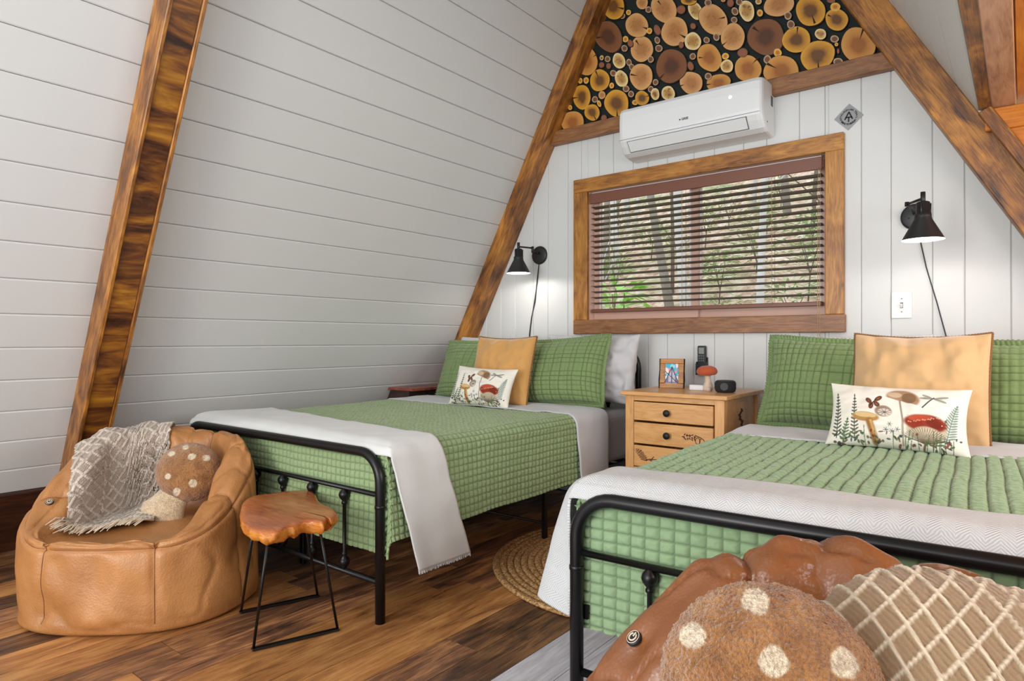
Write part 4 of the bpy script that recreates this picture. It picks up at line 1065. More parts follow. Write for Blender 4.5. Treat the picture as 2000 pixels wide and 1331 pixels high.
Pp = np.stack([(ux-.5)*(fw-.05), np.full_like(ux, .006), .024+uz*(fh_-.048)], -1).reshape(-1, 3)
def paintpic(u, v):   # v up
    C = np.tile(np.array(lin((60, 180, 214))), (u.shape[0], u.shape[1], 1))
    def put(m, c): C[m] = np.array(lin(c))
    n_ = vnoise(u*6, v*7, seed=3); put((n_ > .15) & (v > .45), (226, 150, 150)); put((n_ > .4) & (v > .4), (238, 224, 226)); put((n_ < -.35) & (v > .4), (150, 214, 226))
    put(v < .38, (232, 230, 236)); put((v < .42) & (u < .35) & (n_ > -.1), (90, 130, 190)); put((v < .18), (206, 200, 204))
    ap = np.abs(u-.5)/.5; put((v < .82-ap*.80) & (v > .04), (118, 116, 150))
    for k in range(-3, 4): put((np.abs(u-.5-k*.07) < .016) & (v < .75-ap*.8) & (v > .1), (236, 230, 236))
    put(np.abs(v-(.84-ap*.80)) < .035, (38, 36, 60)); put((np.abs(u-.5) < .018) & (v < .84), (44, 38, 66)); put(np.abs(v-(.62-u*.62)) < .022, (40, 40, 66)); return C
pc = obj('painting', fast_mesh('painting', Pp, grid_faces(nx_, nz_), False, None, paintpic(ux, uz).reshape(-1, 4)), MT['painting'], pf, PF)
pc.modifiers.new('thickness', 'SOLIDIFY').thickness = .003
obj('easel_back', box_me('easel_back', (-.015, .014, .0), (.015, .018, .12)), MT['black'], pf, PF @ T(0, .0, .012) @ RX(R(-14)))
cb = obj('white_box', box_me('white_box', (-.036, -.028, 0), (.036, .028, .028), .006, 3), MT['acwhite'], None, T(-1.275, 3.11, NZ) @ RZ(R(5)))
tag(cb, 'small white square puck-like gadget on the nightstand beside the picture frame', 'gadget')
FM = T(-1.222, 3.10, NZ); fm = thing('mushroom_figurine', 'felted mushroom ornament with an orange-red cap, on the nightstand', 'figurine', FM)
rustf = fabric('orange_red_felt', (190, 92, 58), (170, 76, 46), .95, .8, 300); stf = fabric('cream_felt', (222, 204, 186), (206, 184, 164), .95, .8, 200)
V, Fq = lathe([(0.001, 0), (.020, 0), (.024, .010), (.022, .028), (.015, .045), (.013, .07), (.014, .082), (.001, .083)], 24)
V = [v+Vector((.004*math.sin(v.z*40), 0, 0)) for v in V]; obj('stem', mesh('stem', V, Fq, True), stf, fm, FM)
obj('cap', mesh('cap', *lathe([(.001, .078), (.02, .076), (.042, .081), (.050, .091), (.049, .102), (.042, .113), (.025, .122), (.001, .125)], 28), True), rustf, fm, FM @ RX(R(3)))
obj('base_lump', mesh('base_lump', *lathe([(.001, -.002), (.012, 0), (.014, .012), (.008, .022), (.001, .024)], 14), True), stf, fm, FM @ T(.012, -.016, 0))
SP = T(-1.118, 3.06, NZ); sp = thing('smart_speaker', 'small round black smart speaker at the right end of the nightstand', 'speaker', SP)
mesh_b = plain('black_speaker_cloth', (30, 31, 34), .85, bump=.5, bscale=900)
obj('body', mesh('body', *lathe([(.001, 0), (.036, 0), (.045, .006), (.049, .018), (.049, .044), (.045, .053), (.040, .056), (.001, .056)], 40), True), mesh_b, sp, SP)
obj('front_window', mesh('front_window', *lathe([(.001, 0), (.018, 0), (.018, .002), (.001, .002)], 24)), MT['black'], sp, SP @ T(.012, -.0475, .030) @ RZ(R(14)) @ RX(R(90)))
obj('top_ring', mesh('top_ring', *sweep([(.038*math.cos(a), .038*math.sin(a), .0562) for a in [2*PI*i/32 for i in range(32)]], .0015, 5, True)), MT['acline'], sp, SP)
# ---- remote in its wall holder
p = atY(1372, 706, Y0-.01); RMx, RMz = p.x, p.z
RM = T(RMx, Y0, RMz-.06)
rm = thing('remote_control', 'black remote control standing in a holder on the wall above the nightstand', 'remote control', RM)
obj('body', box_me('body', (-.023, -.026, 0), (.023, -.008, .145), .005, 3), MT['black'], rm, RM)
obj('screen', box_me('screen', (-.015, -.0275, .10), (.015, -.0255, .135), .001, 1), plain('remote_screen', (128, 134, 128), .3), rm, RM)
for r_ in range(3):
    for c_ in range(3): obj('button', box_me('button', (-.015+c_*.0115, -.028, .060+r_*.013), (-.0085+c_*.0115, -.0255, .067+r_*.013), .0008, 1), plain('button_grey', (110, 114, 118), .5) if (r_, c_) == (0, 0) else bpy.data.materials['button_grey'], rm, RM)
hd = obj('remote_holder', mesh('remote_holder', *join([boxVF((-.029, -.036, -.012), (.029, -.030, .052)), boxVF((-.029, -.006, -.012), (.029, -.0005, .085)), boxVF((-.029, -.030, -.012), (-.0245, -.006, .06)), boxVF((.0245, -.030, -.012), (.029, -.006, .06)), boxVF((-.0245, -.030, -.012), (.0245, -.006, -.007))])), MT['black'], None, RM @ T(0, 0, -.003))
tag(hd, 'black plastic wall holder under the remote control above the nightstand', 'remote holder')
# ---- plug adapter below
pa = thing('plug_adapter', 'black plug adapter with a cable, low on the wall under the nightstand', 'plug', T(-1.46, Y0, .2))
obj('housing', box_me('housing', (-1.50, Y0-.05, .17), (-1.36, Y0-.001, .235), .004, 2), MT['black'], pa)
tube('cable', [(-1.50, Y0-.03, .20), (-1.56, Y0-.05, .17), (-1.60, Y0-.06, .09), (-1.66, Y0-.05, .012), (-1.9, Y0-.05, .01)], .0035, MT['black'], pa, 8)

# ------------------------------------------------------------------ side table between left bed and sloping wall
ST = T(-3.2, 3.1, 0); st = thing('side_table', 'small dark cherry-topped side table wedged between the left bed and the sloping wall', 'side table', ST)
zt_ = .650
def wedge(z0, z1, x1, y0, y1, off=0): 
    V = [(xl(z)+.006+off, y, z) for z in (z0, z1) for y in (y0, y1)]+[(x1, y, z) for z in (z0, z1) for y in (y0, y1)]
    return V, [(0, 1, 3, 2), (4, 6, 7, 5), (0, 2, 6, 4), (1, 5, 7, 3), (2, 3, 7, 6), (0, 4, 5, 1)]
obj('top', mesh('top', *wedge(zt_-.016, zt_, -3.075, 2.86, 3.30)), MT['redwood'], st)
obj('front_board', mesh('front_board', *wedge(0.0, zt_-.016, -3.13, 2.885, 2.905)), MT['darkside'], st)
obj('back_board', mesh('back_board', *wedge(0.0, zt_-.016, -3.13, 3.26, 3.28)), MT['darkside'], st)
obj('side_board', box_me('side_board', (-3.145, 2.905, .0), (-3.13, 3.26, zt_-.016)), MT['darkside'], st)

# ------------------------------------------------------------------ live-edge stool
o_px = [(250, 640), (285, 618), (330, 604), (390, 600), (450, 590), (520, 583), (590, 580), (612, 588), (630, 605), (645, 640), (668, 658), (700, 668), (738, 690), (742, 705), (722, 722), (706, 735), (690, 722), (680, 735), (665, 752), (620, 740), (560, 745), (520, 765), (480, 770), (440, 795), (390, 800), (330, 800), (285, 780), (250, 745), (234, 700)]
top = [atZ(380+a/2.661, 740+(b-6)/2.661, .395) for a, b in o_px]
c0 = sum(top, Vector())/len(top)
so = thing('stool', 'live-edge wooden slab stool with thin black hairpin legs, in front of the left bed', 'stool', T(c0.x, c0.y, 0))
def smooth_loop(P, k=3):
    for _ in range(k):
        Q = []
        for i in range(len(P)): a, b = P[i], P[(i+1) % len(P)]; Q += [a*.75+b*.25, a*.25+b*.75]
        P = Q
    return P
lp = smooth_loop(top, 2); n = len(lp); V = []; sr = random.Random(2)
rings = [(.90, 0), (.975, -.0015), (1.0, -.007), (1.012, -.020), (.985, -.034), (.93, -.043), (.86, -.046)]
for ri, (s_, dz_) in enumerate(rings):
    for i, q in enumerate(lp):
        nf = (.022*math.sin(i*.55)+.018*math.sin(i*1.37+1)+.012*math.sin(i*2.9))*(ri >= 3 and ri < 6)
        r_ = c0+(q-c0)*(s_+nf); V.append((r_.x, r_.y, .395+dz_+(0.003*math.sin(i*.9) if ri >= 3 else 0)))
Fq = []; mi = []
for a in range(len(rings)-1):
    for i in range(n): j = (i+1) % n; Fq.append((a*n+i, a*n+j, (a+1)*n+j, (a+1)*n+i)[::-1]); mi.append(0 if a < 2 else 1)
me = mesh('slab_ring', V, Fq)
V += [(c0.x, c0.y, .395), (c0.x, c0.y, .349)]; t_, b_ = len(V)-2, len(V)-1
for i in range(n): Fq.append((i, (i+1) % n, t_)); mi.append(0); Fq.append(((len(rings)-1)*n+(i+1) % n, (len(rings)-1)*n+i, b_)); mi.append(1)
bm = bmesh.new(); me = mesh('seat_slab', V, Fq, True, None, mi); bm.from_mesh(me); bmesh.ops.recalc_face_normals(bm, faces=bm.faces); bm.to_mesh(me); bm.free()
me.materials.append(MT['stool']); me.materials.append(MT['stooledge']); obj('seat', me, None, so)
for (A_, B_, a2, b2) in (((495, 1270), (659, 1231), (523, 1058), (625, 1037)), ((471, 1197), (620, 1165), (492, 1055), (599, 1037))):
    a = atZ(*A_, 0.004); b = atZ(*B_, 0.004); ta = atZ(*a2, .352); tb = atZ(*b2, .352)
    tube('hairpin_leg', [ta, a+Vector((0, 0, .006))], .0045, MT['metal'], so, 8); tube('hairpin_leg', [tb, b+Vector((0, 0, .006))], .0045, MT['metal'], so, 8)
    d = (b-a).normalized(); sd = Vector((-d.y, d.x, 0))
    board('foot_bar', a-d*.006+Vector((0, 0, .002)), b+d*.006+Vector((0, 0, .002)), .022, .007, sd, MT['metal'], so)

# ------------------------------------------------------------------ beanbag chairs
def catmull(P, t):
    """P: (k, n, 2) control rows; t (m,) in 0..k-1 -> (m, n, 2)"""
    k = len(P); i = np.clip(np.floor(t).astype(int), 0, k-2); f = (t-i)[:, None, None]
    g = lambda j: P[np.clip(j, 0, k-1)]
    p0, p1, p2, p3 = g(i-1), g(i), g(i+1), g(i+2)
    return .5*((2*p1)+(-p0+p2)*f+(2*p0-5*p1+4*p2-p3)*f*f+(-p0+3*p1-3*p2+p3)*f**3)
SEAMS = [-26, 26, -68, 68, -112, 112, -155, 155]
def beanbag(M, label, mat, hs=1.0, seed=0, pleat=.010, rx=.43, ry=.41, ymax=None):
    nphi, nt = 260, 120
    phi = np.linspace(-PI, PI, nphi, endpoint=False); c = (1-np.cos(phi))/2
    up_ = sstep(.07, .80, c)**.75; h = (.30+.27*up_)*hs; seat = .272*hs
    rin = .94-.30*sstep(.05, .28, c)
    nexp = 2.7; Rr = 1/((np.abs(np.cos(phi))/ry)**nexp+(np.abs(np.sin(phi))/rx)**nexp)**(1/nexp)
    z0 = np.zeros_like(phi)
    P = [(.0*z0, z0), (.6+z0, z0), (.95+z0, z0), (1.025+z0, .035+z0), (1.015+z0, .45*h), (.995+z0-.02*up_, .86*h), ((.985+rin)/2*.6+.4*.99, h-.004), ((.97+rin*1.6)/2.6, h+.004*up_), (rin, h-.03*up_-.004), (rin*.93, seat+.35*(h-seat)), (.52+z0, seat+z0), (.25+z0, seat+.008+z0), (0*z0, seat+.01+z0)]
    P = np.array([np.stack([a, b], -1) for a, b in P])
    tt = np.linspace(0, len(P)-1, nt); S = catmull(P, tt)      # (nt,nphi,2)
    r = S[..., 0]*Rr[None]; z = S[..., 1]
    T_ = tt[:, None]+0*phi[None]; PH = phi[None]+0*tt[:, None]
    lean = .10*sstep(.2, .6, z)*(-np.cos(PH))     # nothing much
    sm_ = 0
    for s_ in SEAMS:
        d = (PH-R(s_)+PI) % (2*PI)-PI; sm_ = sm_+np.exp(-(d/.022)**2); 
    msk = sstep(2.6, 3.4, T_)*(1-sstep(8.6, 9.6, T_))
    topm = sstep(4.6, 6, T_)*(1-sstep(8.5, 9.6, T_))
    X = r*np.sin(PH); Y = -r*np.cos(PH)
    Pq = np.stack([X, Y, z], -1)
    N = np.cross(np.gradient(Pq, axis=1), np.gradient(Pq, axis=0)); N /= np.maximum(np.linalg.norm(N, axis=-1, keepdims=True), 1e-9)
    if N[30, 0, 0]*X[30, 0]+N[30, 0, 1]*Y[30, 0] < 0: N = -N
    pl = 0
    for s_ in SEAMS:
        d = (PH-R(s_)+PI) % (2*PI)-PI; pl = pl+np.exp(-np.abs(d)/.055)-.35*np.exp(-((np.abs(d)-.22)/.12)**2)
    dsp = -.006*sm_*msk-pleat*pl*topm+.012*vnoise(PH*2.2+seed, T_*.9, seed=seed)*msk+.007*vnoise(PH*6, T_*1.6+PH*2, seed=seed+1)*msk+pleat*.5*vnoise(PH*5+T_*.5, T_*.9, seed=seed+2)*topm
    cre = sstep(.72, 1, 1-np.abs(vnoise(PH*3.1+seed, T_*.95+PH, seed=seed+7))*2.0); dsp = dsp-.55*pleat*cre*msk
    ringc = np.exp(-((T_-5.35)/.10)**2); dsp = dsp-.009*ringc
    Pq = Pq+N*dsp[..., None]; Pq[..., 2] = np.maximum(Pq[..., 2], 0)
    if ymax is not None:
        Mn = np.array(M); wy = Pq @ Mn[1, :3]+Mn[1, 3]; mx = wy.max(); lim = ymax-.09; k_ = np.where(wy > lim, lim+(wy-lim)*(ymax-lim)/max(mx-lim, .001), wy); Pq = Pq+(k_-wy)[..., None]*Mn[1, :3]
    Pm = np.transpose(Pq, (1, 0, 2)); V = Pm.reshape(-1, 3)
    me = fast_mesh('beanbag_body', V, grid_faces(nphi, nt, wrap=True), True)
    bm = bmesh.new(); bm.from_mesh(me); bmesh.ops.recalc_face_normals(bm, faces=bm.faces); bm.to_mesh(me); bm.free()
    t = thing('beanbag_chair', label, 'beanbag', M); obj('body', me, mat, t, M)
    for s_ in SEAMS:
        i = int(round((R(s_)+PI)/(2*PI)*nphi)) % nphi; js = [j for j in range(nt) if 3.0 < tt[j] < 8.6]
        tube('seam', [Vector(Pm[i, j])+Vector(np.transpose(N, (1, 0, 2))[i, j])*.0005 for j in js], .0016, MT['seam'], t, 5, M=M)
    j = int(np.argmin(np.abs(tt-5.35))); tube('seam', [Vector(Pm[i, j])+Vector(np.transpose(N, (1, 0, 2))[i, j])*.0005 for i in range(nphi)], .0016, MT['seam'], t, 5, True, M=M)
    return t, me, Pm, np.transpose(N, (1, 0, 2)), phi, tt
def surf_button(t, M, Pm, N, phi, tt, ph, tv, rad=.017):
    i = int(np.argmin(np.abs(phi-R(ph)))); j = int(np.argmin(np.abs(tt-tv))); p = Vector(Pm[i, j]); n_ = Vector(N[i, j]).normalized()
    x_ = Vector((0, 0, 1)).cross(n_).normalized(); Mb = M @ frame(p+n_*.001, x_, n_.cross(x_))
    b = obj('button', mesh('button', *lathe([(.001, -.003), (rad, -.003), (rad*1.02, .002), (rad*.9, .004), (.001, .004)], 24)), MT['black'], t, Mb)
    sy = plain('button_emblem', (214, 200, 180), .4) if 'button_emblem' not in bpy.data.materials else bpy.data.materials['button_emblem']
    pts = [(rad*.5*math.sin(a), rad*.5*math.cos(a), .0045) for a in [R(35)+R(290)*k/20 for k in range(21)]]
    Vv, Ff = join([sweep(pts, rad*.11, 5), sweep([(0, rad*.05, .0045), (0, rad*.62, .0045)], rad*.11, 5), sweep([(rad*.84*math.cos(a), rad*.84*math.sin(a), .004) for a in [2*PI*k/28 for k in range(28)]], rad*.05, 5, True)])
    obj('emblem', mesh('emblem', Vv, Ff), sy, b, Mb)
MB1 = T(-2.60, 1.10, 0) @ RZ(R(40))
b1, me1, Pm1, N1, ph1, tt1 = beanbag(MB1, 'tan leather beanbag chair holding a knit throw, beside the slab stool', MT['leather'], 1.0, 3, .010, .38, .385, 1.425)
surf_button(b1, MB1, Pm1, N1, ph1, tt1, -63, 6.5, .013)
MB2 = T(-.185, .845, 0) @ RZ(R(-32))
b2, me2, Pm2, N2, ph2, tt2 = beanbag(MB2, 'glossy cognac leather beanbag chair in front of the foreground bed', MT['leather2'], 1.065, 9, .018, .395, .395)
surf_button(b2, MB2, Pm2, N2, ph2, tt2, -77, 6.45, .0135)

# ---- knitted throw draped over beanbag 1
def lattice(a, b, cell, wd, asp=1.0):
    p = (a/cell+b/(cell*asp)); q = (a/cell-b/(cell*asp))
    f = lambda t: np.abs((t+.5) % 1-.5)
    return np.maximum(1-sstep(wd*.4, wd, f(p)), 1-sstep(wd*.4, wd, f(q)))
def draped_throw():
    bm = bmesh.new(); bm.from_mesh(me1); bm.transform(MB1); tree_ = BVHTree.FromBMesh(bm); bm.free()
    A0, A1, Bq0, Bq1 = Vector((-2.955, .955, 0)), Vector((-3.045, 1.40, 0)), Vector((-2.650, .815, 0)), Vector((-2.53, 1.06, 0))
    n, m = 130, 110; H = np.zeros((n, m)); XY = np.zeros((n, m, 2))
    for i in range(n):
        s_ = i/(n-1); a = A0.lerp(Bq0, s_); b = A1.lerp(Bq1, s_)
        for j in range(m):
            p = a.lerp(b, j/(m-1)); hit = tree_.ray_cast(Vector((p.x, p.y, 2)), Vector((0, 0, -1)))
            H[i, j] = hit[0].z if hit[0] else .30; XY[i, j] = (p.x, p.y)
    # cloth sags in straight lines between supports: smooth but stay above
    H0 = H.copy()
    for _ in range(26):
        Hp = np.pad(H, 1, mode='edge'); Hs = (Hp[:-2, 1:-1]+Hp[2:, 1:-1]+Hp[1:-1, :-2]+Hp[1:-1, 2:])/4; H = np.maximum(Hs, H0)
    P = np.stack([XY[..., 0], XY[..., 1], H+.010], -1)
    sarc = np.concatenate([np.zeros((1, m)), np.cumsum(np.linalg.norm(np.diff(P, axis=0), axis=-1), axis=0)]); warc = np.concatenate([np.zeros((n, 1)), np.cumsum(np.linalg.norm(np.diff(P, axis=1), axis=-1), axis=1)], axis=1)
    N = np.cross(np.gradient(P, axis=0), np.gradient(P, axis=1)); N /= np.maximum(np.linalg.norm(N, axis=-1, keepdims=True), 1e-9); N = N*np.sign(N[..., 2:3]+1e-9)
    wn_ = np.linspace(0, 1, m)[None, :]*.46
    fold = .006*np.sin(wn_*24+1.2*np.sin(sarc*5))*sstep(.12, .4, sarc)
    P = P+N*fold[..., None]*.8+N*.006
    # resample finely
    def up(Aa, k=3):
        n_, m_ = Aa.shape[:2]; xi = np.linspace(0, n_-1, n_*k); yi = np.linspace(0, m_-1, m_*k); x0 = np.clip(xi.astype(int), 0, n_-2); y0 = np.clip(yi.astype(int), 0, m_-2); fx = (xi-x0); fy = (yi-y0)
        if Aa.ndim == 3: fx = fx[:, None, None]; fy = fy[None, :, None]
        else: fx = fx[:, None]; fy = fy[None, :]
        return (Aa[x0][:, y0]*(1-fx)*(1-fy)+Aa[x0+1][:, y0]*fx*(1-fy)+Aa[x0][:, y0+1]*(1-fx)*fy+Aa[x0+1][:, y0+1]*fx*fy)
    P3, N3, S3 = up(P), up(N), up(sarc); W3 = up(np.repeat(wn_, n, 0)); la = lattice(W3, S3, .056, .085, 1.0)
    P3 = P3+N3*(.0035*la+.0006*vnoise(S3*300, W3*300))[..., None]
    nn_, mm_ = la.shape; c1 = np.array(lin((176, 160, 146))); c2 = np.array(lin((216, 204, 190))); col = c1+(c2-c1)*la[..., None]*.75
    me = fast_mesh('knit_throw', P3.reshape(-1, 3), grid_faces(nn_, mm_), True, np.stack([W3, S3], -1).reshape(-1, 2), col.reshape(-1, 4))
    return me, P
def knit_attr():
    s = NT('oatmeal_lattice_knit', .95, 0, .1); a = s.n('ShaderNodeAttribute', attribute_name='print'); v = s.coord('UV')
    s.color(s.mix(s.ramp(s.noise(v, 120, 3), [(.35, (.78, .76, .74, 1)), (.6, (1, 1, 1, 1))]), (0, 0, 0, 1), a.outputs['Color'], 'MIX'))
    w_ = s.n('ShaderNodeTexWave', wave_type='BANDS', bands_direction='DIAGONAL'); w_.inputs['Scale'].default_value = 60; w_.inputs['Distortion'].default_value = 2; s.l(v, w_.inputs['Vector'])
    s.t.links.remove(s.b.inputs['Base Color'].links[0]); s.color(s.mix(s.math('MULTIPLY', w_.outputs[1], .28), a.outputs['Color'], lin((120, 98, 74))))
    s.b.inputs['Sheen Weight'].default_value = .3; s.bump(s.math('ADD', w_.outputs[1], s.noise(v, 400, 2)), .5, .003); return s.m
MT['lattice'] = knit_attr()
tm, tP = draped_throw()
tw = obj('knit_throw', tm, MT['lattice'], None); tag(tw, 'oatmeal knit throw with a diamond lattice and fringe, draped over the tan beanbag chair', 'blanket')
tw.modifiers.new('thickness', 'SOLIDIFY').thickness = -.006
parts = []; fr = random.Random(5)
for j in range(0, 110, 1):
    p = Vector(tP[-1, j]); d = (Vector((.25, -.97, 0))+Vector((fr.random()-.5, fr.random()-.5, 0))*.9).normalized(); L = .04+.05*fr.random()
    p1 = p+d*L*.5+Vector((0, 0, .010+.006*fr.random())); p2 = p+d*L+Vector((0, 0, .002)); parts.append(sweep([p, p1, p2], [.0032, .0028, .0014], 5))
fo = obj('fringe', mesh('fringe', *join(parts), True), MT['knitpale'], tw); fo['kind'] = 'stuff'

# ---- plush mushrooms
def plush(M, label, spots, s=1.0, seed=0, stemdir=(0, 0)):
    t = thing('plush_mushroom', label, 'plush toy', M)
    n, m = (360, 200) if s > 1.02 else (200, 110); th = np.linspace(0, 2*PI, n, endpoint=False); la = np.linspace(-PI/2+.001, PI/2-.001, m); TH, LA = np.meshgrid(th, la, indexing='ij')
    # axis along -Y (front)
    ax, ay, az = .120*s, .066*s, .118*s
    X = ax*np.cos(LA)*np.cos(TH); Y = -ay*np.sin(LA)*np.where(LA > 0, 1.0, .8); Z = az*np.cos(LA)*np.sin(TH)+.06*s*0
    Z = np.where(Z < 0, Z*.92, Z)
    nzs = .0012*vnoise(X*150, Z*150, Y*150, seed)+.0020*vnoise(X*420, Z*420, Y*420, seed+1); f = 1+nzs/.1
    P = np.stack([X*f, Y*f, Z*f], -1)
    br = np.array(lin((188, 134, 78))); br2 = np.array(lin((146, 92, 44))); cr = np.array(lin((238, 220, 190))); k = (vnoise(X*30, Z*30, Y*30, seed+4)*.5+.5)[..., None]; C = br*(k)+br2*(1-k)
    back = sstep(.0, .014, Y/s)[..., None]; C = C*(1-back)+cr*back
    for (sx, sz, sr_) in spots:
        d = np.hypot(X/s-sx, Z/s-sz)+.002*vnoise(X*80, Z*80, seed=seed); mk = ((1-sstep(sr_*.85, sr_*1.1, d))*(Y < .01))[..., None]; C = C*(1-mk)+cr*mk
    cap = obj('cap', fast_mesh('cap', P.reshape(-1, 3), grid_faces(n, m, wrap=True, flip=True), True, None, C.reshape(-1, 4)), MT['fuzz'], t, M)
    V, Fq = lathe([(.001, -.19*s), (.040*s, -.19*s), (.058*s, -.175*s), (.060*s, -.15*s), (.048*s, -.12*s), (.040*s, -.08*s), (.036*s, -.05*s), (.001, -.045*s)], 40)
    V = [Vector((v.x*(1.35 if s < 1.02 else 1), v.y*.75+.012*s, v.z*(1.08 if s < 1.02 else 1)))*(1+.012*math.sin(v.x*300+v.z*200)) for v in V]
    obj('stem', mesh('stem', V, Fq, True), MT['fuzzcream'], t, M @ RY(R(stemdir[0])))
    return t
sp1 = [(-.055, .075, .012), (.035, .070, .014), (-.012, .052, .014), (-.085, .03, .012), (-.045, -.05, .012), (.048, -.035, .015), (.01, -.085, .014), (.06, .02, .0)]
plush(T(-2.575, 1.21, .440) @ RZ(R(58)) @ RX(R(-22)) @ RY(R(30)), 'small round plush mushroom with a white-spotted brown cap, on the tan beanbag chair', sp1, 1.0, 1, (0, 0))
sp2 = [(-.045, .082, .015), (.052, .062, .0155), (-.012, .030, .0155), (-.095, .018, .014), (-.028, -.045, .018), (.088, -.018, .016), (.03, -.085, .015), (-.085, -.06, .012)]
plush(T(-.238, .80, .535) @ RZ(R(22)) @ RX(R(-26)) @ RY(R(20)), 'large fuzzy plush mushroom with a white-spotted brown cap, in the foreground beanbag chair', sp2, 1.08, 5, (0, 0))
# ---- lattice-knit pillow in beanbag 2
def latcol(u, v):
    a = (u-.5)*.50; b = (v-.5)*.44; la = lattice(a, b, .066, .10, 1.35); c1 = np.array(lin((164, 134, 98))); c2 = np.array(lin((214, 196, 168))); return c1+(c2-c1)*la[..., None]
latcol.both = 1
lpm = T(-.035, 1.00, .470) @ RZ(R(26)) @ RX(R(-30)) @ RY(R(14))
def dome_pillow(M, ax, ay, az, label):
    n, m = 420, 240; th = np.linspace(0, 2*PI, n, endpoint=False); la_ = np.linspace(-PI/2+.001, PI/2-.001, m); TH, LA = np.meshgrid(th, la_, indexing='ij')
    sp_ = lambda c, e: np.sign(c)*np.abs(c)**e
    X = ax*np.cos(LA)**.8*sp_(np.cos(TH), .78); Z = az*np.cos(LA)**.8*sp_(np.sin(TH), .78); Y = -ay*np.sin(LA)
    la = lattice(X*1.0, -Z, .035, .11, 1.5); P = np.stack([X, Y, Z], -1); N = np.stack([X/ax**2, Y/ay**2, Z/az**2], -1); N /= np.linalg.norm(N, axis=-1, keepdims=True)
    P = P+N*(.0036*la+.0012*vnoise(X*260, Z*260, Y*260)+.003*vnoise(X*20, Z*20, Y*20))[..., None]
    c1 = np.array(lin((156, 130, 100))); c2 = np.array(lin((220, 204, 178))); col = c1+(c2-c1)*la[..., None]
    me = fast_mesh('knit_pillow', P.reshape(-1, 3), grid_faces(n, m, wrap=True, flip=True), True, np.stack([X, Z], -1).reshape(-1, 2), col.reshape(-1, 4))
    return tag(obj('knit_pillow', me, MT['lattice'], None, M), label, 'pillow')
dome_pillow(lpm, .215, .115, .185, 'plump knitted pillow with raised lattice, in the foreground beanbag chair')

# ------------------------------------------------------------------ wall lamps
def wall_lamp(plate, knee, stem, rimz, D, label, cordpts, double):
    ME = MT['lampmetal']; t = thing('wall_lamp', label, 'lamp', T(plate[0], Y0, plate[1]))
    obj('back_plate', mesh('back_plate', *lathe([(.001, 0), (.058, 0), (.060, .004), (.058, .012), (.050, .016), (.001, .017)], 40), True), ME, t, T(plate[0], Y0, plate[1]) @ RX(R(90)))
    for s_ in (-1, 1): obj('screw', mesh('screw', *lathe([(.001, 0), (.004, 0), (.004, .003), (.001, .004)], 10)), MT['black'], t, T(plate[0]+s_*.025, Y0-.016, plate[1]-.006) @ RX(R(90)))
    tube('pivot_bracket', [(plate[0], Y0-.016, plate[1]+.012), (plate[0], Y0-.035, plate[1]+.012), (plate[0], Y0-.040, plate[1]+.012)], .009, ME, t, 12)
    kz = rimz+.185
    tube('arm', [(plate[0], Y0-.040, plate[1]+.012), (knee[0], knee[1], plate[1]+.016)], .0055, ME, t, 10)
    tube('knuckle', [(knee[0], knee[1], plate[1]+.002), (knee[0], knee[1], kz-.008)], .0085, ME, t, 14)
    tube('arm', [(knee[0], knee[1], kz-.018), (stem[0], stem[1], kz-.018)], .0055, ME, t, 10)
    tube('stem', [(stem[0], stem[1], rimz+.14), (stem[0], stem[1], kz+.008)], .009, ME, t, 14)
    S = T(stem[0], stem[1], rimz)
    r = D/2; pr = [(r, 0), (r*.98, .004), (r*.42, .083), (.030, .094), (.030, .104), (.0245, .106), (.0245, .150), (.018, .154), (.001, .155)]
    inn = [(.001, .149), (.022, .146), (.022, .106), (r*.40, .082), (r*.965, .0035), (r, 0)]
    def shell(prof):
        n_ = 48; V = []; F_ = []
        for (q, z) in prof:
            for k in range(n_): a = 2*PI*k/n_; V.append((q*math.cos(a), q*math.sin(a), z))
        for i in range(len(prof)-1):
            for k in range(n_): F_.append((i*n_+k, i*n_+(k+1) % n_, (i+1)*n_+(k+1) % n_, (i+1)*n_+k))
        return V, F_
    sh = obj('shade', mesh('shade', *shell(pr), True), ME, t, S)
    obj('shade_lining', mesh('shade_lining', *shell(inn), True), MT['lampin'], sh, S)
    for k in range(3):
        a = k*2.09+.4; tube('vent_post', [(stem[0]+.027*math.cos(a), stem[1]+.027*math.sin(a), rimz+.096), (stem[0]+.027*math.cos(a), stem[1]+.027*math.sin(a), rimz+.146)], .0035, ME, t, 6)
    obj('bulb', mesh('bulb', *lathe([(.001, .036), (.012, .038), (.021, .046), (.021, .056), (.015, .070), (.013, .090), (.001, .091)], 24), True), MT['bulb'], t, S)
    l = bpy.data.lights.new('wall_lamp_light', 'POINT'); l.energy = 2.3; l.color = (1, .95, .88); l.shadow_soft_size = .012; lo = bpy.data.objects.new('wall_lamp_light', l); COL.objects.link(lo); lo.location = (stem[0], stem[1], rimz+.019)
    for k in range(2 if double else 1):
        tube('cord', [(x_+(.006*math.sin(i*2.2) if k else 0), Y0-.006-(.0*i), z_) for i, (x_, z_) in enumerate(cordpts)], .0026, MT['black'], t, 8)
def wp(px, py, Y=Y0-.006): p = atY(px, py, Y); return (p.x, p.z)
wall_lamp((-2.490, 1.519), (-2.462, 3.33), (-2.495, 3.225), 1.384, .15, 'black swing-arm wall lamp with a conical shade, above the left bed',
          [wp(1053, 513), wp(1049, 545), wp(1045, 590), wp(1038, 620), wp(1034, 652), wp(1032, 700)], True)
wall_lamp((-.385, 1.523), (-.385, 3.17), (-.318, 3.075), 1.366, .15, 'black swing-arm wall lamp with a conical shade, above the foreground bed',
          [wp(1791, 440), wp(1800, 482), wp(1809, 522), wp(1830, 592), wp(1850, 665), wp(1862, 740)], False)

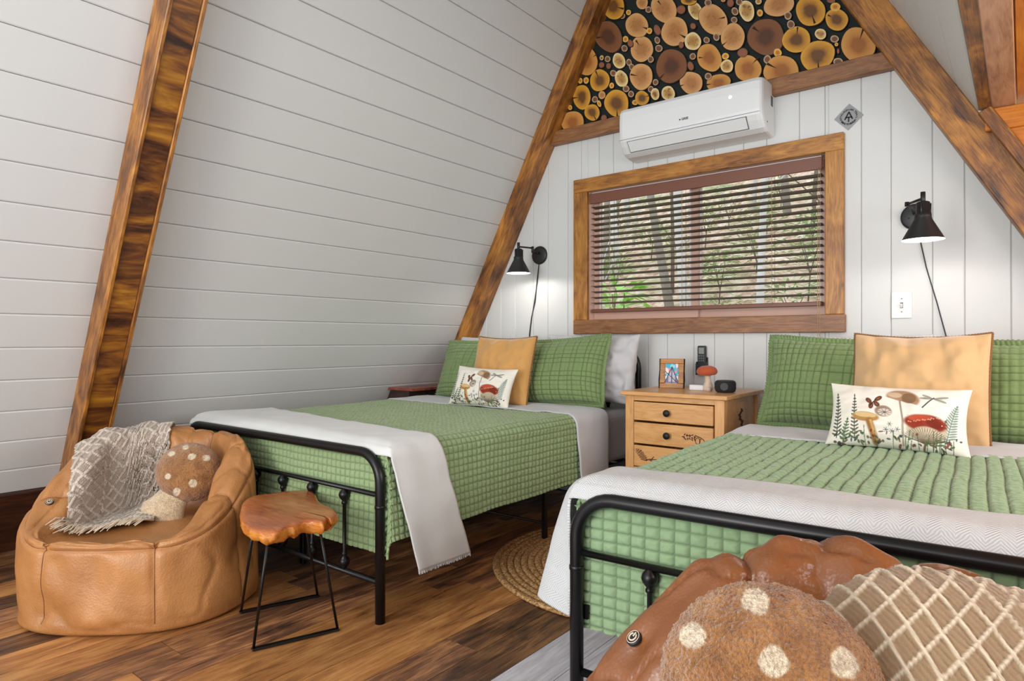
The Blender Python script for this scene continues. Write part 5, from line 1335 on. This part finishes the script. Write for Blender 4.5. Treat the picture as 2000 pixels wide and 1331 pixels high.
# ------------------------------------------------------------------ light switch
a = atY(1743, 572, Y0); b = atY(1780, 622, Y0); cx, cz = (a.x+b.x)/2, (a.z+b.z)/2; SW = T(cx, Y0, cz)
sw = thing('light_switch', 'white toggle light switch plate on the wall below the right wall lamp', 'switch', SW)
obj('plate', box_me('plate', (-.041, -.006, -.060), (.041, 0, .060), .003, 3), MT['plate'], sw, SW)
obj('toggle', box_me('toggle', (-.005, -.018, -.004), (.005, -.005, .012), .0015, 2), MT['plate'], sw, SW @ RX(R(28)))
obj('toggle_slot', box_me('toggle_slot', (-.006, -.0066, -.013), (.006, -.0055, .013)), MT['acline'], sw, SW)
for z_ in (-.03, .03): obj('screw', mesh('screw', *lathe([(.001, 0), (.003, 0), (.003, .001), (.001, .0012)], 8)), MT['acline'], sw, SW @ T(0, -.006, z_) @ RX(R(90)))

# ------------------------------------------------------------------ text helper, trail sign, air conditioner
def text_me(s, size, ext=.0006, bold=0):
    cu = bpy.data.curves.new('t', 'FONT'); cu.body = s; cu.size = size; cu.extrude = ext; cu.offset = bold; cu.align_x = 'CENTER'; cu.align_y = 'CENTER'; cu.resolution_u = 3
    o = bpy.data.objects.new('t', cu); COL.objects.link(o); bpy.context.view_layer.update(); me = bpy.data.meshes.new_from_object(o); bpy.data.objects.remove(o); return me
p = atY(1658, 229, Y0); SG = T(p.x, Y0, p.z) @ RX(R(90)) @ Matrix.Rotation(R(-2), 4, 'Z')     # local XY = wall plane, Z towards the room
sg_ = thing('trail_sign', 'small grey diamond-shaped trail marker sign above the window corner', 'sign', SG)
hd_ = .064; V = [(0, hd_, 0), (-hd_, 0, 0), (0, -hd_, 0), (hd_, 0, 0)]
obj('plate', prism('plate', [(v[0], v[1]) for v in V], 0, .003, 'z', .0006), MT['signgrey'], sg_, SG)
def ringtext(s, r, a0, a1, flip, nm):
    parts = []
    for i, ch in enumerate(s):
        if ch == ' ': continue
        a = a0+(a1-a0)*i/(len(s)-1); me = text_me(ch, .0118, .0004, .0004)
        Mx = Matrix.Rotation(a-(PI/2 if not flip else -PI/2), 4, 'Z'); V = [Mx @ v.co + Vector((r*math.cos(a), r*math.sin(a), .0036)) for v in me.vertices]; parts.append((V, [tuple(q.vertices) for q in me.polygons])); bpy.data.meshes.remove(me)
    obj(nm, mesh(nm, *join(parts)), MT['ink'], sg_, SG)
ringtext('APPALACHIAN TRAIL', .0345, R(196), R(-16), False, 'lettering'); ringtext('MAINE TO GEORGIA', .0345, R(214), R(326), True, 'lettering')
def bar(x0, y0, x1, y1, w_):
    d = Vector((x1-x0, y1-y0, 0)); n_ = Vector((-d.y, d.x, 0)).normalized()*w_/2; a = Vector((x0, y0, 0)); b = Vector((x1, y1, 0)); P = [a-n_, b-n_, b+n_, a+n_]
    return [v+Vector((0, 0, .0030)) for v in P]+[v+Vector((0, 0, .0040)) for v in P], [(0, 3, 2, 1), (4, 5, 6, 7), (0, 1, 5, 4), (1, 2, 6, 5), (2, 3, 7, 6), (3, 0, 4, 7)]
obj('emblem', mesh('emblem', *join([bar(0, .024, -.017, -.012, .006), bar(0, .024, .017, -.012, .006), bar(-.015, -.0015, .015, -.0015, .0055), bar(0, 0, 0, -.024, .006)])), MT['ink'], sg_, SG)

AX0, AX1, AZ = -1.80, -1.005, 2.002
ac = thing('air_conditioner', 'white wall-mounted split air conditioner above the window', 'air conditioner', T((AX0+AX1)/2, Y0, AZ))
prof = [(0, 0), (0, .268), (.13, .268), (.165, .266), (.190, .258), (.203, .240), (.207, .20), (.207, .10), (.200, .075), (.182, .050), (.150, .018), (.115, .004), (.06, 0)]
nb_ = 10; V = []; m = len(prof)
cy_, cz_ = .09, .13
xs = [0, .004, .012, .03]; sc_ = [.86, .93, .975, 1.0]
stations = [(AX0+x_, s_) for x_, s_ in zip(xs, sc_)]+[(AX1-x_, s_) for x_, s_ in list(zip(xs, sc_))[::-1]]
for (x_, s_) in stations:
    for (d_, z_) in prof: V.append((x_, Y0-.001-(d_*s_), AZ+cz_+(z_-cz_)*(.5+.5*s_)))
Fq = []
for i in range(len(stations)-1):
    for k in range(m): k2 = (k+1) % m; Fq.append((i*m+k, i*m+k2, (i+1)*m+k2, (i+1)*m+k))
Fq += [tuple(range(m))[::-1], tuple((len(stations)-1)*m+k for k in range(m))]
me = mesh('body', V, Fq, False); bm = bmesh.new(); bm.from_mesh(me); bmesh.ops.recalc_face_normals(bm, faces=bm.faces); bm.to_mesh(me); bm.free()
body = obj('body', me, MT['acwhite'], ac)
# outlet flap on the slanting lower face
p_hi = Vector((0, Y0-.001-.201, AZ+.073)); p_lo = Vector((0, Y0-.001-.158, AZ+.024)); dn = (p_lo-p_hi).normalized(); nl = Vector((0, dn.z, -dn.y)); nl = nl if nl.y < 0 else -nl
Mf = frame((AX0+.06, p_hi.y, p_hi.z), (1, 0, 0), dn); zs_ = 1 if (Mf.to_3x3() @ Vector((0, 0, 1))).y < 0 else -1
Lf = AX1-AX0-.14; wf = (p_lo-p_hi).length
obj('outlet_gap', box_me('outlet_gap', (-.004, .0, min(.0002*zs_, .0022*zs_)), (Lf+.004, wf+.004, max(.0002*zs_, .0022*zs_))), MT['acline'], ac, Mf)
obj('louvre_flap', box_me('louvre_flap', (0, .002, min(.001*zs_, .006*zs_)), (Lf, wf-.001, max(.001*zs_, .006*zs_)), .001, 1), MT['acwhite'], ac, Mf)
obj('panel_seam', mesh('panel_seam', *boxVF((AX0+.01, Y0-.2085, AZ+.084), (AX1-.01, Y0-.2075, AZ+.0855))), MT['acline'], ac)
lt = text_me('GREE', .016, .0004, .0004); obj('lettering', lt, MT['ink'], ac, T(AX0+.40, Y0-.2088, AZ+.128) @ RX(R(90)))
obj('badge_dot', mesh('badge_dot', *lathe([(.001, 0), (.004, 0), (.004, .001), (.001, .001)], 16)), MT['ink'], ac, T(AX0+.372, Y0-.208, AZ+.128) @ RX(R(90)))
obj('display_light', mesh('display_light', *lathe([(.001, 0), (.008, 0), (.008, .001), (.001, .001)], 20)), emit('soft_display_glow', (250, 250, 250), 1.2), ac, T(AX1-.155, Y0-.208, AZ+.185) @ RX(R(90)))
obj('side_label', box_me('side_label', (AX1-.001, Y0-.06, AZ+.15), (AX1+.0012, Y0-.03, AZ+.20)), MT['acline'], ac)
obj('side_screw', box_me('side_screw', (AX1-.002, Y0-.12, AZ+.05), (AX1+.001, Y0-.112, AZ+.058)), MT['acline'], ac)
